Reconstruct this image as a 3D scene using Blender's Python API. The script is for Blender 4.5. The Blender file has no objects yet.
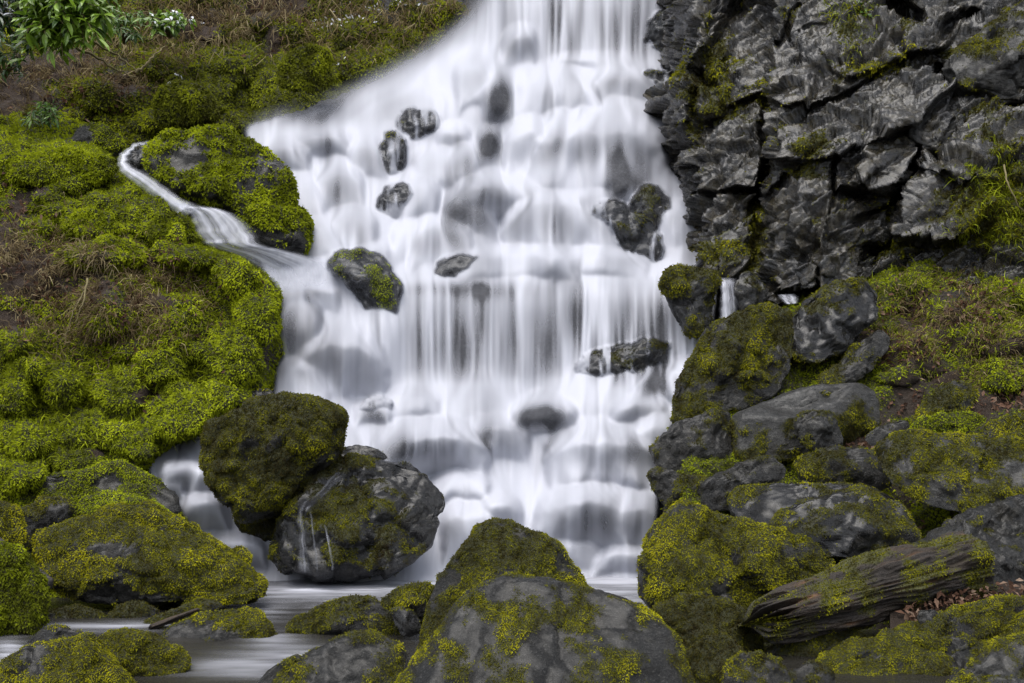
import bpy, bmesh, math, random
import numpy as np
from math import radians

random.seed(7)
rng = np.random.default_rng(11)
scene = bpy.context.scene
COL = scene.collection

# ------------------------------------------------------------------ camera
W_PX, H_PX = 1024, 683
LENS = 35.0
F = LENS / 36.0 * W_PX
CAM_Z = 1.3
HORIZON = 420.0            # picture row of the camera's eye level
CAM = np.array([0.0, 0.0, CAM_Z])


def unproj(px, py, d):
    """world point seen in the photograph at (px, py), d metres away"""
    px, py, d = np.asarray(px, float), np.asarray(py, float), np.asarray(d, float)
    return np.stack(np.broadcast_arrays((px - 512.0) * d / F, d, CAM_Z + (HORIZON - py) * d / F), -1)


def proj(P):
    return 512 + F * P[..., 0] / P[..., 1], HORIZON - F * (P[..., 2] - CAM_Z) / P[..., 1]


cam_data = bpy.data.cameras.new('camera')
cam_data.lens = LENS
cam_data.sensor_width = 36
cam_data.shift_y = (HORIZON - H_PX / 2) / W_PX
cam_data.clip_end = 1000
cam = bpy.data.objects.new('camera', cam_data)
cam.location = CAM
cam.rotation_euler = (radians(90), 0, 0)
COL.objects.link(cam)
scene.camera = cam

# ------------------------------------------------------------------ noise
_G = rng.normal(size=(256, 3))
_G /= np.linalg.norm(_G, axis=1, keepdims=True)
_R = rng.random((4096, 4))
_GC = rng.normal(size=(4096, 3))
_GC /= np.linalg.norm(_GC, axis=1, keepdims=True)


def _hash(i, j, k, seed=0):
    h = (i.astype(np.int64) * 73856093) ^ (j.astype(np.int64) * 19349663) ^ (k.astype(np.int64) * 83492791) ^ (seed * 2654435761 & 0x7fffffff)
    h = (h ^ (h >> 13)) * 1274126177 & 0x7fffffff
    return h ^ (h >> 16)


def perlin(P, seed=0):
    P = np.asarray(P, float)
    i = np.floor(P).astype(np.int64)
    f = P - i
    u = f * f * f * (f * (f * 6 - 15) + 10)
    out = 0
    for dx in (0, 1):
        wx = u[:, 0] if dx else 1 - u[:, 0]
        for dy in (0, 1):
            wy = u[:, 1] if dy else 1 - u[:, 1]
            for dz in (0, 1):
                wz = u[:, 2] if dz else 1 - u[:, 2]
                g = _G[_hash(i[:, 0] + dx, i[:, 1] + dy, i[:, 2] + dz, seed) & 255]
                out = out + wx * wy * wz * (g[:, 0] * (f[:, 0] - dx) + g[:, 1] * (f[:, 1] - dy) + g[:, 2] * (f[:, 2] - dz))
    return out * 1.6


def fbm(P, octv=4, seed=0, gain=0.5, lac=2.03):
    a, s, o = 1.0, 0.0, 0.0
    Q = np.asarray(P, float)
    for k in range(octv):
        o = o + a * perlin(Q, seed + k * 17)
        s += a
        a *= gain
        Q = Q * lac + 3.7
    return o / s


def pillow(P, octv=3, seed=0):
    a, s, o = 1.0, 0.0, 0.0
    Q = np.asarray(P, float)
    for k in range(octv):
        o = o + a * np.minimum(1, np.abs(perlin(Q, seed + k * 31)) * 1.8)
        s += a
        a *= 0.5
        Q = Q * 2.1 + 1.3
    return o / s


def facets(P, seed=0, off=0.9):
    """planar chips: every cell is a tilted plane; returns offset and distance to the cell border"""
    P = np.asarray(P, float)
    i = np.floor(P).astype(np.int64)
    n = len(P)
    d1 = np.full(n, 9.0); d2 = np.full(n, 9.0)
    val = np.zeros(n)
    for dx in (-1, 0, 1):
        for dy in (-1, 0, 1):
            for dz in (-1, 0, 1):
                h = _hash(i[:, 0] + dx, i[:, 1] + dy, i[:, 2] + dz, seed) & 4095
                c = np.stack([i[:, 0] + dx + _R[h, 0], i[:, 1] + dy + _R[h, 1], i[:, 2] + dz + _R[h, 2]], 1)
                r = P - c
                dd = (r * r).sum(1)
                v = (r * _GC[h]).sum(1) + (_R[h, 3] - 0.5) * off
                m = dd < d1
                d2 = np.where(m, d1, np.minimum(d2, dd))
                val = np.where(m, v, val)
                d1 = np.where(m, dd, d1)
    return val, np.sqrt(d2) - np.sqrt(d1)


def sstep(a, b, x):
    t = np.clip((x - a) / (b - a), 0, 1)
    return t * t * (3 - 2 * t)


def blur(A, s):
    if s <= 0: return A
    r = int(3 * s + 1)
    k = np.exp(-0.5 * (np.arange(-r, r + 1) / s) ** 2); k /= k.sum()
    A = np.pad(A, r, mode='edge')
    A = np.apply_along_axis(lambda v: np.convolve(v, k, 'valid'), 0, A)
    return np.apply_along_axis(lambda v: np.convolve(v, k, 'valid'), 1, A)


def in_poly(px, py, poly):
    c = np.zeros(px.shape, bool)
    n = len(poly)
    for a in range(n):
        x0, y0 = poly[a]; x1, y1 = poly[(a + 1) % n]
        if y0 == y1: continue
        m = ((y0 > py) != (y1 > py)) & (px < (x1 - x0) * (py - y0) / (y1 - y0) + x0)
        c ^= m
    return c


# ------------------------------------------------------------------ mesh helpers
def make_obj(name, V, Fq, mat, attrs=None, parent=None, smooth=True, origin=None):
    V = np.asarray(V, np.float32)
    Fq = np.asarray(Fq, np.int32)
    if origin is None:
        origin = np.zeros(3)
        if parent is None and len(V):
            origin = np.array([V[:, 0].mean(), V[:, 1].mean(), V[:, 2].min()])
    me = bpy.data.meshes.new(name)
    n, k = Fq.shape
    me.vertices.add(len(V)); me.loops.add(n * k); me.polygons.add(n)
    me.vertices.foreach_set('co', (V - origin).astype(np.float32).ravel())
    me.loops.foreach_set('vertex_index', Fq.ravel())
    me.polygons.foreach_set('loop_start', np.arange(0, n * k, k, dtype=np.int32))
    me.polygons.foreach_set('use_smooth', np.full(n, smooth))
    me.update(calc_edges=True)
    for an, av in (attrs or {}).items():
        a = me.attributes.new(an, 'FLOAT', 'POINT')
        a.data.foreach_set('value', np.asarray(av, np.float32))
    me.materials.append(mat)
    o = bpy.data.objects.new(name, me)
    COL.objects.link(o)
    if parent is not None:
        o.parent = parent
        o.location = origin - np.array(parent.location)
    else:
        o.location = origin
    return o


def tag(o, label, cat, group=None):
    o['label'] = label; o['category'] = cat
    if group: o['group'] = group
    return o


def structure(o, label=None, cat=None, kind='structure'):
    o['kind'] = kind
    if label: o['label'] = label
    if cat: o['category'] = cat
    return o


def vnormals(V, Fq):
    a = V[Fq[:, 2]] - V[Fq[:, 0]]
    b = (V[Fq[:, 3]] - V[Fq[:, 1]]) if Fq.shape[1] == 4 else (V[Fq[:, 1]] - V[Fq[:, 0]])
    fn = np.cross(a, b)
    if Fq.shape[1] == 3: fn = -fn
    N = np.zeros_like(V)
    for c in range(Fq.shape[1]):
        for d in range(3):
            N[:, d] += np.bincount(Fq[:, c], fn[:, d], len(V))
    return N / np.maximum(np.linalg.norm(N, axis=1, keepdims=True), 1e-12)


def unit(v):
    return v / np.maximum(np.linalg.norm(v, axis=-1, keepdims=True), 1e-12)


def scatter(V, Fq, N, mask, cover, bound=70):
    """random points on a surface where mask says so, `cover` per picture pixel of surface"""
    a = V[Fq[:, 1]] - V[Fq[:, 0]]; b = V[Fq[:, 2]] - V[Fq[:, 0]]
    ar = np.linalg.norm(np.cross(a, b), axis=1) * 0.5
    if Fq.shape[1] == 4:
        c = V[Fq[:, 3]] - V[Fq[:, 0]]
        ar = ar + np.linalg.norm(np.cross(b, c), axis=1) * 0.5
    ctr = V[Fq].mean(1); fn = unit(N[Fq].mean(1)); fm = mask[Fq].mean(1)
    px, py = proj(ctr)
    vis = (px > -bound) & (px < W_PX + bound) & (py > -bound) & (py < H_PX + bound)
    face = (fn * unit(CAM - ctr)).sum(1)
    w = ar * (F / ctr[:, 1]) ** 2 * fm * vis * (face > -0.3) * np.clip(0.35 + np.abs(face), 0, 1)
    tot = w.sum()
    n = int(tot * cover)
    if n < 4: return None
    cs = np.cumsum(w) / tot
    f = np.searchsorted(cs, rng.random(n)).clip(0, len(Fq) - 1)
    r1 = np.sqrt(rng.random(n)); r2 = rng.random(n)
    i0, i1, i2 = Fq[f, 0], Fq[f, 1], Fq[f, 2]
    if Fq.shape[1] == 4:
        sw = rng.random(n) < 0.5
        i1 = np.where(sw, Fq[f, 3], i1)
    wa, wb, wc = 1 - r1, r1 * (1 - r2), r1 * r2
    P = V[i0] * wa[:, None] + V[i1] * wb[:, None] + V[i2] * wc[:, None]
    NN = unit(N[i0] * wa[:, None] + N[i1] * wb[:, None] + N[i2] * wc[:, None])
    return P, NN


def cards(P, N, L, wid, droop=0.7, lift=0.7, jit=0.8, bend=0.25):
    """small pointed leaflets rooted on a surface: two quads each, bent at the middle"""
    n = len(P)
    down = np.array([0, 0, -1.0])
    tang = unit(down - (N @ down)[:, None] * N + 1e-4)
    d = unit(tang * droop + N * lift + rng.normal(size=(n, 3)) * jit)
    s = unit(np.cross(d, rng.normal(size=(n, 3)) * 0.5 + N))
    L = L[:, None]; w = L * wid * 0.5
    base = P - N * L * 0.12
    mid = base + d * L * 0.5 + N * L * 0.08
    tip = base + unit(d + down * bend) * L
    V = np.empty((n, 4, 3))
    V[:, 0] = base; V[:, 1] = mid + s * w; V[:, 2] = tip; V[:, 3] = mid - s * w
    Fq = np.arange(n * 4).reshape(n, 4)
    return V.reshape(-1, 3), Fq


def moss_on(V, Fq, N, mask, mat, parent, cover=0.30, size=3.2, tint=0.5, name='moss', patch=3.0, tint_map=None, lift=0.7, droop=0.7, wid=0.42, contrast=0.5):
    r = scatter(V, Fq, N, mask, cover)
    if r is None: return None
    P, NN = r
    n = len(P)
    L = size * P[:, 1] / F * rng.uniform(0.55, 1.5, n)
    CV, CF = cards(P, NN, L, wid, lift=lift, droop=droop)
    q = F / P[:, 1:2]
    t = tint + 0.04 + contrast * fbm(P * patch, 3, 5) + 0.48 * (pillow(P * q / 22, 2, 71) - 0.42) + 0.11 * fbm(P * q / 9, 2, 9) + rng.normal(0, 0.045, n)
    t = np.repeat(np.clip(t, 0, 1), 4)
    o = make_obj(name, CV, CF, mat, {'tint': t}, parent, smooth=False, origin=np.array(parent.location))
    o['kind'] = 'stuff'
    return o


# ------------------------------------------------------------------ materials
def new_mat(name):
    m = bpy.data.materials.new(name)
    m.use_nodes = True
    nt = m.node_tree
    for n in list(nt.nodes): nt.nodes.remove(n)
    out = nt.nodes.new('ShaderNodeOutputMaterial')
    return m, nt, out


def nd(nt, t, **kw):
    n = nt.nodes.new(t)
    for k, v in kw.items():
        if k.startswith('i_'):
            n.inputs[k[2:].replace('_', ' ')].default_value = v
        else:
            setattr(n, k, v)
    return n


def ramp(nt, fac, stops):
    r = nt.nodes.new('ShaderNodeValToRGB')
    e = r.color_ramp.elements
    while len(e) < len(stops): e.new(0.5)
    for el, (p, c) in zip(e, stops):
        el.position = p
        el.color = (c, c, c, 1) if not hasattr(c, '__len__') else (*c, 1)
    nt.links.new(fac, r.inputs[0])
    return r.outputs[0]


def noise_tex(nt, vec, scale, detail=6, rough=0.6, dist=0.0):
    n = nd(nt, 'ShaderNodeTexNoise')
    n.inputs['Scale'].default_value = scale; n.inputs['Detail'].default_value = detail
    n.inputs['Roughness'].default_value = rough; n.inputs['Distortion'].default_value = dist
    nt.links.new(vec, n.inputs['Vector'])
    return n.outputs['Fac']


def mixc(nt, fac, a, b):
    m = nd(nt, 'ShaderNodeMix', data_type='RGBA')
    for sock, v in ((m.inputs[0], fac), (m.inputs[6], a), (m.inputs[7], b)):
        if hasattr(v, 'is_output'): nt.links.new(v, sock)
        elif sock.type == 'RGBA': sock.default_value = (*v, 1)
        else: sock.default_value = v
    return m.outputs[2]


def rock_mat(name, dark, mid, light, rough=(0.25, 0.6), under=(0.03, 0.032, 0.007), soil=(0.03, 0.021, 0.015), bump=1.0, lichen=0.35, brown=0.3, coat=0.5):
    m, nt, out = new_mat(name)
    L = nt.links.new
    pos = nd(nt, 'ShaderNodeNewGeometry').outputs['Position']
    a_m = nd(nt, 'ShaderNodeAttribute', attribute_name='moss').outputs['Fac']
    a_s = nd(nt, 'ShaderNodeAttribute', attribute_name='soil').outputs['Fac']
    n1 = noise_tex(nt, pos, 2.6, 9, 0.68, 0.4)
    n2 = noise_tex(nt, pos, 14, 7, 0.7)
    n3 = noise_tex(nt, pos, 75, 6, 0.8)
    c = ramp(nt, n1, [(0.30, dark), (0.52, mid), (0.74, light)])
    c = mixc(nt, ramp(nt, n2, [(0.38, 0.0), (0.62, 0.85)]), c, tuple(x * 0.5 for x in dark))
    c = mixc(nt, ramp(nt, n3, [(0.54, 0.0), (0.66, lichen)]), c, tuple(min(0.5, x * 1.9) for x in light))
    c = mixc(nt, ramp(nt, n3, [(0.34, 0.6), (0.46, 0.0)]), c, tuple(x * 0.4 for x in dark))
    nb = noise_tex(nt, pos, 5.5, 6, 0.7, 1.0)
    c = mixc(nt, ramp(nt, nb, [(0.56 - 0.14 * brown, 0.0), (0.72, brown)]), c, (0.055, 0.042, 0.014))
    c = mixc(nt, a_s, c, soil)
    c = mixc(nt, a_m, c, mixc(nt, n2, under, tuple(x * 1.8 for x in under)))
    b = nd(nt, 'ShaderNodeBsdfPrincipled'); b.inputs['Specular IOR Level'].default_value = 0.35
    L(c, b.inputs['Base Color'])
    ro = ramp(nt, noise_tex(nt, pos, 7, 5, 0.7), [(0.35, rough[0]), (0.65, rough[1])])
    mx = nd(nt, 'ShaderNodeMath', operation='MAXIMUM'); L(ro, mx.inputs[0])
    mm = nd(nt, 'ShaderNodeMath', operation='MULTIPLY'); mm.inputs[1].default_value = 0.9
    ad = nd(nt, 'ShaderNodeMath', operation='MAXIMUM'); L(a_m, ad.inputs[0]); L(a_s, ad.inputs[1])
    L(ad.outputs[0], mm.inputs[0]); L(mm.outputs[0], mx.inputs[1])
    L(mx.outputs[0], b.inputs['Roughness'])
    # fine relief
    vor = nd(nt, 'ShaderNodeTexVoronoi', feature='F1'); vor.inputs['Scale'].default_value = 22
    L(pos, vor.inputs['Vector'])
    s = nd(nt, 'ShaderNodeMath', operation='MULTIPLY_ADD'); s.inputs[1].default_value = 0.9
    L(n3, s.inputs[0]); L(n2, s.inputs[2])
    s2 = nd(nt, 'ShaderNodeMath', operation='MULTIPLY_ADD'); s2.inputs[1].default_value = 0.4
    L(vor.outputs['Distance'], s2.inputs[0]); L(s.outputs[0], s2.inputs[2])
    bp = nd(nt, 'ShaderNodeBump'); bp.inputs['Strength'].default_value = 1.0; bp.inputs['Distance'].default_value = 0.085 * bump
    inv = nd(nt, 'ShaderNodeMath', operation='SUBTRACT'); inv.inputs[0].default_value = 1.0; L(mm.outputs[0], inv.inputs[1])
    cw = nd(nt, 'ShaderNodeMath', operation='MULTIPLY'); cw.inputs[1].default_value = coat; L(inv.outputs[0], cw.inputs[0])
    L(cw.outputs[0], b.inputs['Coat Weight']); b.inputs['Coat Roughness'].default_value = 0.24
    L(s2.outputs[0], bp.inputs['Height']); L(bp.outputs[0], b.inputs['Normal'])
    L(b.outputs[0], out.inputs[0])
    return m


def leaf_mat(name, stops, trans=0.3, rough=0.75, attr='tint', spec=0.06):
    m, nt, out = new_mat(name)
    L = nt.links.new
    a = nd(nt, 'ShaderNodeAttribute', attribute_name=attr).outputs['Fac']
    c = ramp(nt, a, stops)
    b = nd(nt, 'ShaderNodeBsdfPrincipled'); b.inputs['Roughness'].default_value = rough
    b.inputs['Specular IOR Level'].default_value = spec
    L(c, b.inputs['Base Color'])
    t = nd(nt, 'ShaderNodeBsdfTranslucent'); L(c, t.inputs[0])
    mx = nd(nt, 'ShaderNodeMixShader'); mx.inputs[0].default_value = trans
    L(b.outputs[0], mx.inputs[1]); L(t.outputs[0], mx.inputs[2]); L(mx.outputs[0], out.inputs[0])
    return m


M = {}
M['rock'] = rock_mat('dark_boulder_rock', (0.011, 0.0105, 0.010), (0.029, 0.028, 0.026), (0.088, 0.086, 0.080), (0.28, 0.62), coat=0.2, bump=1.1, lichen=0.65)
M['wet_rock'] = rock_mat('wet_black_rock', (0.007, 0.007, 0.008), (0.020, 0.020, 0.022), (0.07, 0.07, 0.075), (0.18, 0.5), lichen=0.25, coat=0.4)
M['bed'] = rock_mat('rock_under_water', (0.02, 0.02, 0.022), (0.035, 0.035, 0.038), (0.06, 0.06, 0.065), (0.5, 0.7), lichen=0.0, coat=0.0, bump=0.4, brown=0.0)
M['cliff'] = rock_mat('wet_cliff_rock', (0.008, 0.008, 0.008), (0.022, 0.0215, 0.0225), (0.062, 0.062, 0.068), (0.14, 0.4), bump=0.42, brown=0.9, coat=0.42, lichen=0.5)
M['slab'] = rock_mat('pale_grey_slab', (0.026, 0.025, 0.024), (0.072, 0.071, 0.067), (0.15, 0.148, 0.14), (0.35, 0.65), lichen=0.4, brown=0.3, coat=0.2)
M['earth'] = rock_mat('mossy_earth', (0.02, 0.018, 0.015), (0.045, 0.038, 0.030), (0.09, 0.078, 0.062), (0.5, 0.8), soil=(0.045, 0.028, 0.018), brown=0.6, coat=0.0)
M['moss_green'] = leaf_mat('green_moss', [(0.0, (0.040, 0.032, 0.009)), (0.28, (0.085, 0.098, 0.010)), (0.6, (0.20, 0.235, 0.010)), (1.0, (0.38, 0.43, 0.016))])
M['moss_yellow'] = leaf_mat('yellow_moss', [(0.0, (0.030, 0.022, 0.010)), (0.34, (0.060, 0.055, 0.011)), (0.62, (0.160, 0.158, 0.010)), (0.95, (0.38, 0.36, 0.012))])
M['moss_dull'] = leaf_mat('dull_hill_moss', [(0.0, (0.045, 0.036, 0.014)), (0.33, (0.075, 0.080, 0.012)), (0.66, (0.15, 0.168, 0.014)), (1.0, (0.30, 0.33, 0.016))])
M['straw'] = leaf_mat('dry_grass', [(0.0, (0.06, 0.04, 0.02)), (0.5, (0.16, 0.12, 0.06)), (1.0, (0.33, 0.28, 0.16))])
M['litter'] = leaf_mat('dead_leaves', [(0.0, (0.035, 0.02, 0.014)), (0.5, (0.11, 0.06, 0.04)), (1.0, (0.26, 0.19, 0.14))])
M['leaf'] = leaf_mat('shrub_leaves', [(0.0, (0.012, 0.03, 0.012)), (0.5, (0.045, 0.10, 0.016)), (1.0, (0.16, 0.26, 0.022))], rough=0.35, spec=0.4)
M['stem'] = leaf_mat('twig_bark', [(0.0, (0.06, 0.045, 0.025)), (1.0, (0.20, 0.17, 0.09))], trans=0.0)
M['snow'] = leaf_mat('old_snow', [(0.0, (0.7, 0.72, 0.78)), (1.0, (0.85, 0.86, 0.9))], trans=0.2)


def wood_mat(name, cols):
    m, nt, out = new_mat(name); L = nt.links.new
    pos = nd(nt, 'ShaderNodeNewGeometry').outputs['Position']
    g = nd(nt, 'ShaderNodeAttribute', attribute_name='grain').outputs['Fac']
    am = nd(nt, 'ShaderNodeAttribute', attribute_name='moss').outputs['Fac']
    c = ramp(nt, g, cols)
    n = noise_tex(nt, pos, 18, 6, 0.7)
    c = mixc(nt, ramp(nt, n, [(0.4, 0.0), (0.7, 0.7)]), c, (0.02, 0.015, 0.01))
    c = mixc(nt, am, c, (0.035, 0.036, 0.008))
    b = nd(nt, 'ShaderNodeBsdfPrincipled'); b.inputs['Roughness'].default_value = 0.55; b.inputs['Specular IOR Level'].default_value = 0.25
    L(c, b.inputs['Base Color'])
    bp = nd(nt, 'ShaderNodeBump'); bp.inputs['Strength'].default_value = 0.9; bp.inputs['Distance'].default_value = 0.03
    L(n, bp.inputs['Height']); L(bp.outputs[0], b.inputs['Normal']); L(b.outputs[0], out.inputs[0])
    return m


M['wood'] = wood_mat('rotten_wood', [(0.15, (0.007, 0.006, 0.005)), (0.45, (0.018, 0.014, 0.012)), (0.72, (0.034, 0.024, 0.017)), (0.98, (0.11, 0.05, 0.018))])
M['driftwood'] = wood_mat('wet_driftwood', [(0.1, (0.015, 0.014, 0.014)), (0.5, (0.05, 0.046, 0.044)), (0.9, (0.12, 0.10, 0.085))])


def water_mat(name):
    m, nt, out = new_mat(name); L = nt.links.new
    a = nd(nt, 'ShaderNodeAttribute', attribute_name='veil').outputs['Fac']
    b = nd(nt, 'ShaderNodeBsdfPrincipled')
    b.inputs['Base Color'].default_value = (0.455, 0.467, 0.525, 1)
    b.inputs['Roughness'].default_value = 0.55
    b.inputs['Specular IOR Level'].default_value = 0.25
    t = nd(nt, 'ShaderNodeBsdfTranslucent'); t.inputs[0].default_value = (0.455, 0.467, 0.525, 1)
    mx = nd(nt, 'ShaderNodeMixShader'); mx.inputs[0].default_value = 0.25
    L(b.outputs[0], mx.inputs[1]); L(t.outputs[0], mx.inputs[2])
    tr = nd(nt, 'ShaderNodeBsdfTransparent'); tr.inputs[0].default_value = (0.97, 0.98, 1, 1)
    m2 = nd(nt, 'ShaderNodeMixShader')
    L(a, m2.inputs[0]); L(tr.outputs[0], m2.inputs[1]); L(mx.outputs[0], m2.inputs[2])
    L(m2.outputs[0], out.inputs[0])
    return m


M['fall'] = water_mat('silky_falling_water')


def pool_mat():
    m, nt, out = new_mat('dark_pool_water'); L = nt.links.new
    a = nd(nt, 'ShaderNodeAttribute', attribute_name='veil').outputs['Fac']
    pos = nd(nt, 'ShaderNodeNewGeometry').outputs['Position']
    mp = nd(nt, 'ShaderNodeMapping'); mp.inputs['Scale'].default_value = (1.2, 4.0, 1)
    L(pos, mp.inputs['Vector'])
    n = noise_tex(nt, mp.outputs[0], 2.2, 5, 0.55, 0.6)
    b = nd(nt, 'ShaderNodeBsdfPrincipled')
    b.inputs['Base Color'].default_value = (0.016, 0.015, 0.013, 1)
    b.inputs['Roughness'].default_value = 0.22
    b.inputs['IOR'].default_value = 1.33
    bp = nd(nt, 'ShaderNodeBump'); bp.inputs['Strength'].default_value = 0.35; bp.inputs['Distance'].default_value = 0.06
    L(n, bp.inputs['Height']); L(bp.outputs[0], b.inputs['Normal'])
    f = nd(nt, 'ShaderNodeBsdfDiffuse'); f.inputs[0].default_value = (0.455, 0.467, 0.525, 1)
    mx = nd(nt, 'ShaderNodeMixShader')
    L(a, mx.inputs[0]); L(b.outputs[0], mx.inputs[1]); L(f.outputs[0], mx.inputs[2]); L(mx.outputs[0], out.inputs[0])
    return m


M['pool'] = pool_mat()

# ------------------------------------------------------------------ reliefs (terrain)
def grid(x0, x1, y0, y1, step):
    nx = int((x1 - x0) / step) + 1; ny = int((y1 - y0) / step) + 1
    PX, PY = np.meshgrid(np.linspace(x0, x1, nx), np.linspace(y0, y1, ny))
    idx = np.arange(nx * ny).reshape(ny, nx)
    Fq = np.stack([idx[:-1, :-1], idx[1:, :-1], idx[1:, 1:], idx[:-1, 1:]], -1).reshape(-1, 4)
    return PX, PY, Fq


def prof(py, pts):
    a = np.array(pts, float)
    return np.interp(py, a[:, 0], a[:, 1])


def bumps(PX, PY, lst):
    h = np.zeros(PX.shape)
    for cx, cy, rx, ry, A in lst:
        q = ((PX - cx) / rx) ** 2 + ((PY - cy) / np.where(PY < cy, ry * 0.8, ry * 1.15)) ** 2
        h = np.maximum(h, A * np.clip(1 - q, 0, 1) ** 0.55)
    return h


def gauss(PX, PY, lst):
    h = np.zeros(PX.shape)
    for cx, cy, sx, sy, A in lst:
        h = h + A * np.exp(-0.5 * (((PX - cx) / sx) ** 2 + ((PY - cy) / sy) ** 2))
    return h


def idw(PX, PY, pts, p=2.2, sy=1.0):
    num = 0; den = 0
    for x, y, d in pts:
        w = 1 / ((PX - x) ** 2 + ((PY - y) * sy) ** 2 + 300.0) ** (p / 2)
        num = num + w * d; den = den + w
    return num / den


exec_order = []

# ------------------------------------------------------------------ water surface of the main fall
W_C = [(-80, 15.6), (0, 14.75), (56, 14.35), (66, 13.9), (98, 13.5), (106, 13.2), (165, 12.8), (182, 12.2), (245, 11.6), (262, 11.2),
       (277, 10.75), (292, 10.5), (385, 10.15), (402, 9.6), (468, 9.15), (484, 8.75), (560, 8.3), (584, 8.02), (620, 7.6), (660, 7.2)]
W_L = [(-80, 15.6), (60, 14.2), (125, 12.9), (200, 12.0), (250, 11.1), (264, 10.75), (276, 10.5), (312, 10.35), (322, 10.1), (388, 9.9), (410, 9.4), (438, 8.9), (462, 8.5),
       (500, 8.3), (584, 8.02), (620, 7.6), (660, 7.2)]
HUMPS = [  # cx, crest-ish cy, rx, ry, height, thinness
    (519, 40, 17, 20, .20, .35), (474, 72, 20, 26, .25, .22), (497, 84, 16, 30, .30, .45), (556, 84, 46, 26, .30, .15), (625, 78, 34, 16, .18, .15),
    (600, 138, 72, 48, .45, .18), (622, 146, 34, 48, .10, .42), (529, 138, 28, 40, .32, .25), (488, 136, 14, 22, .22, .55), (450, 132, 16, 15, .16, .2),
    (461, 154, 16, 24, .20, .35), (437, 160, 22, 22, .2, .1), (500, 188, 46, 24, .30, .15), (470, 200, 26, 26, .2, .2), (560, 208, 58, 30, .30, .22), (633, 174, 22, 22, .25, .4),
    (592, 196, 20, 16, .2, .35), (665, 180, 20, 18, .15, .1), (680, 215, 22, 26, .18, .1), (520, 256, 60, 16, .22, .1), (600, 258, 50, 14, .2, .1), (440, 232, 32, 24, .22, .15), (410, 232, 18, 22, .16, .3),
    (420, 190, 20, 26, .2, .25), (545, 408, 32, 20, .26, .46), (432, 440, 58, 28, .38, .42), (604, 446, 56, 32, .36, .32), (374, 409, 17, 12, .2, .6), (500, 430, 30, 22, .16, .05), (655, 432, 26, 30, .2, .05),
    (583, 505, 48, 34, .34, .22), (500, 506, 20, 18, .22, .35), (470, 520, 30, 28, .2, .1), (640, 515, 30, 28, .25, .1), (550, 545, 50, 18, .15, .02), (630, 555, 40, 14, .15, .15), (460, 480, 30, 18, .2, .15),
    (340, 352, 44, 36, .26, .04), (300, 312, 22, 44, .2, .12), (300, 372, 30, 26, .22, .1), (318, 292, 22, 14, .12, .1),
    (285, 150, 26, 16, .2, .1), (325, 138, 30, 14, .2, .1), (300, 190, 24, 22, .2, .08), (340, 178, 24, 24, .22, .12), (352, 222, 24, 24, .22, .15), (322, 232, 24, 20, .18, .08), (368, 150, 18, 20, .18, .2), (410, 95, 34, 18, .12, .05),
    (372, 250, 20, 14, .15, .1), (182, 468, 24, 18, .18, .02), (170, 484, 14, 12, .1, .0), (212, 472, 22, 20, .18, .02), (205, 505, 24, 18, .2, .02), (240, 545, 26, 16, .15, .05), (660, 380, 26, 18, .2, .45), (690, 368, 20, 14, .15, .3),
    (410, 400, 30, 14, .12, .05), (640, 405, 30, 16, .15, .05), (590, 60, 40, 8, .1, .0),
]
WATER_POLY = [(500, -30), (478, 14), (440, 46), (390, 74), (340, 98), (300, 112), (244, 126), (255, 160), (300, 215), (312, 255), (255, 248), (262, 268), (272, 292), (280, 340), (276, 375), (268, 410),
              (205, 432), (172, 446), (148, 464), (150, 480), (176, 500), (192, 528), (236, 566), (268, 588), (300, 612), (660, 612), (648, 560), (657, 500), (660, 460), (676, 420), (690, 372), (716, 345), (712, 318), (715, 276), (705, 262), (702, 232),
              (692, 170), (680, 120), (672, 92), (664, 60), (662, -30)]


def water_depth(PX, PY):
    n = np.zeros(PX.size)
    w1 = perlin(np.stack([PX.ravel() / 46, PY.ravel() / 160, n + 7.7], 1), 14).reshape(PX.shape)
    w2 = perlin(np.stack([PX.ravel() / 17, PY.ravel() / 120, n + 3.1], 1), 15).reshape(PX.shape)
    calm = np.exp(-0.5 * ((PY - 278) / 14) ** 2) * 0.75 + 0.35 * np.exp(-0.5 * ((PY - 580) / 30) ** 2)
    PY = PY + (26 * w1 + 8 * w2) * (1 - np.clip(calm, 0, 1))
    c = prof(PY, W_C); l = prof(PY, W_L)
    t = sstep(370, 430, PX)
    return l * (1 - t) + c * t


WS = {}


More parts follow.
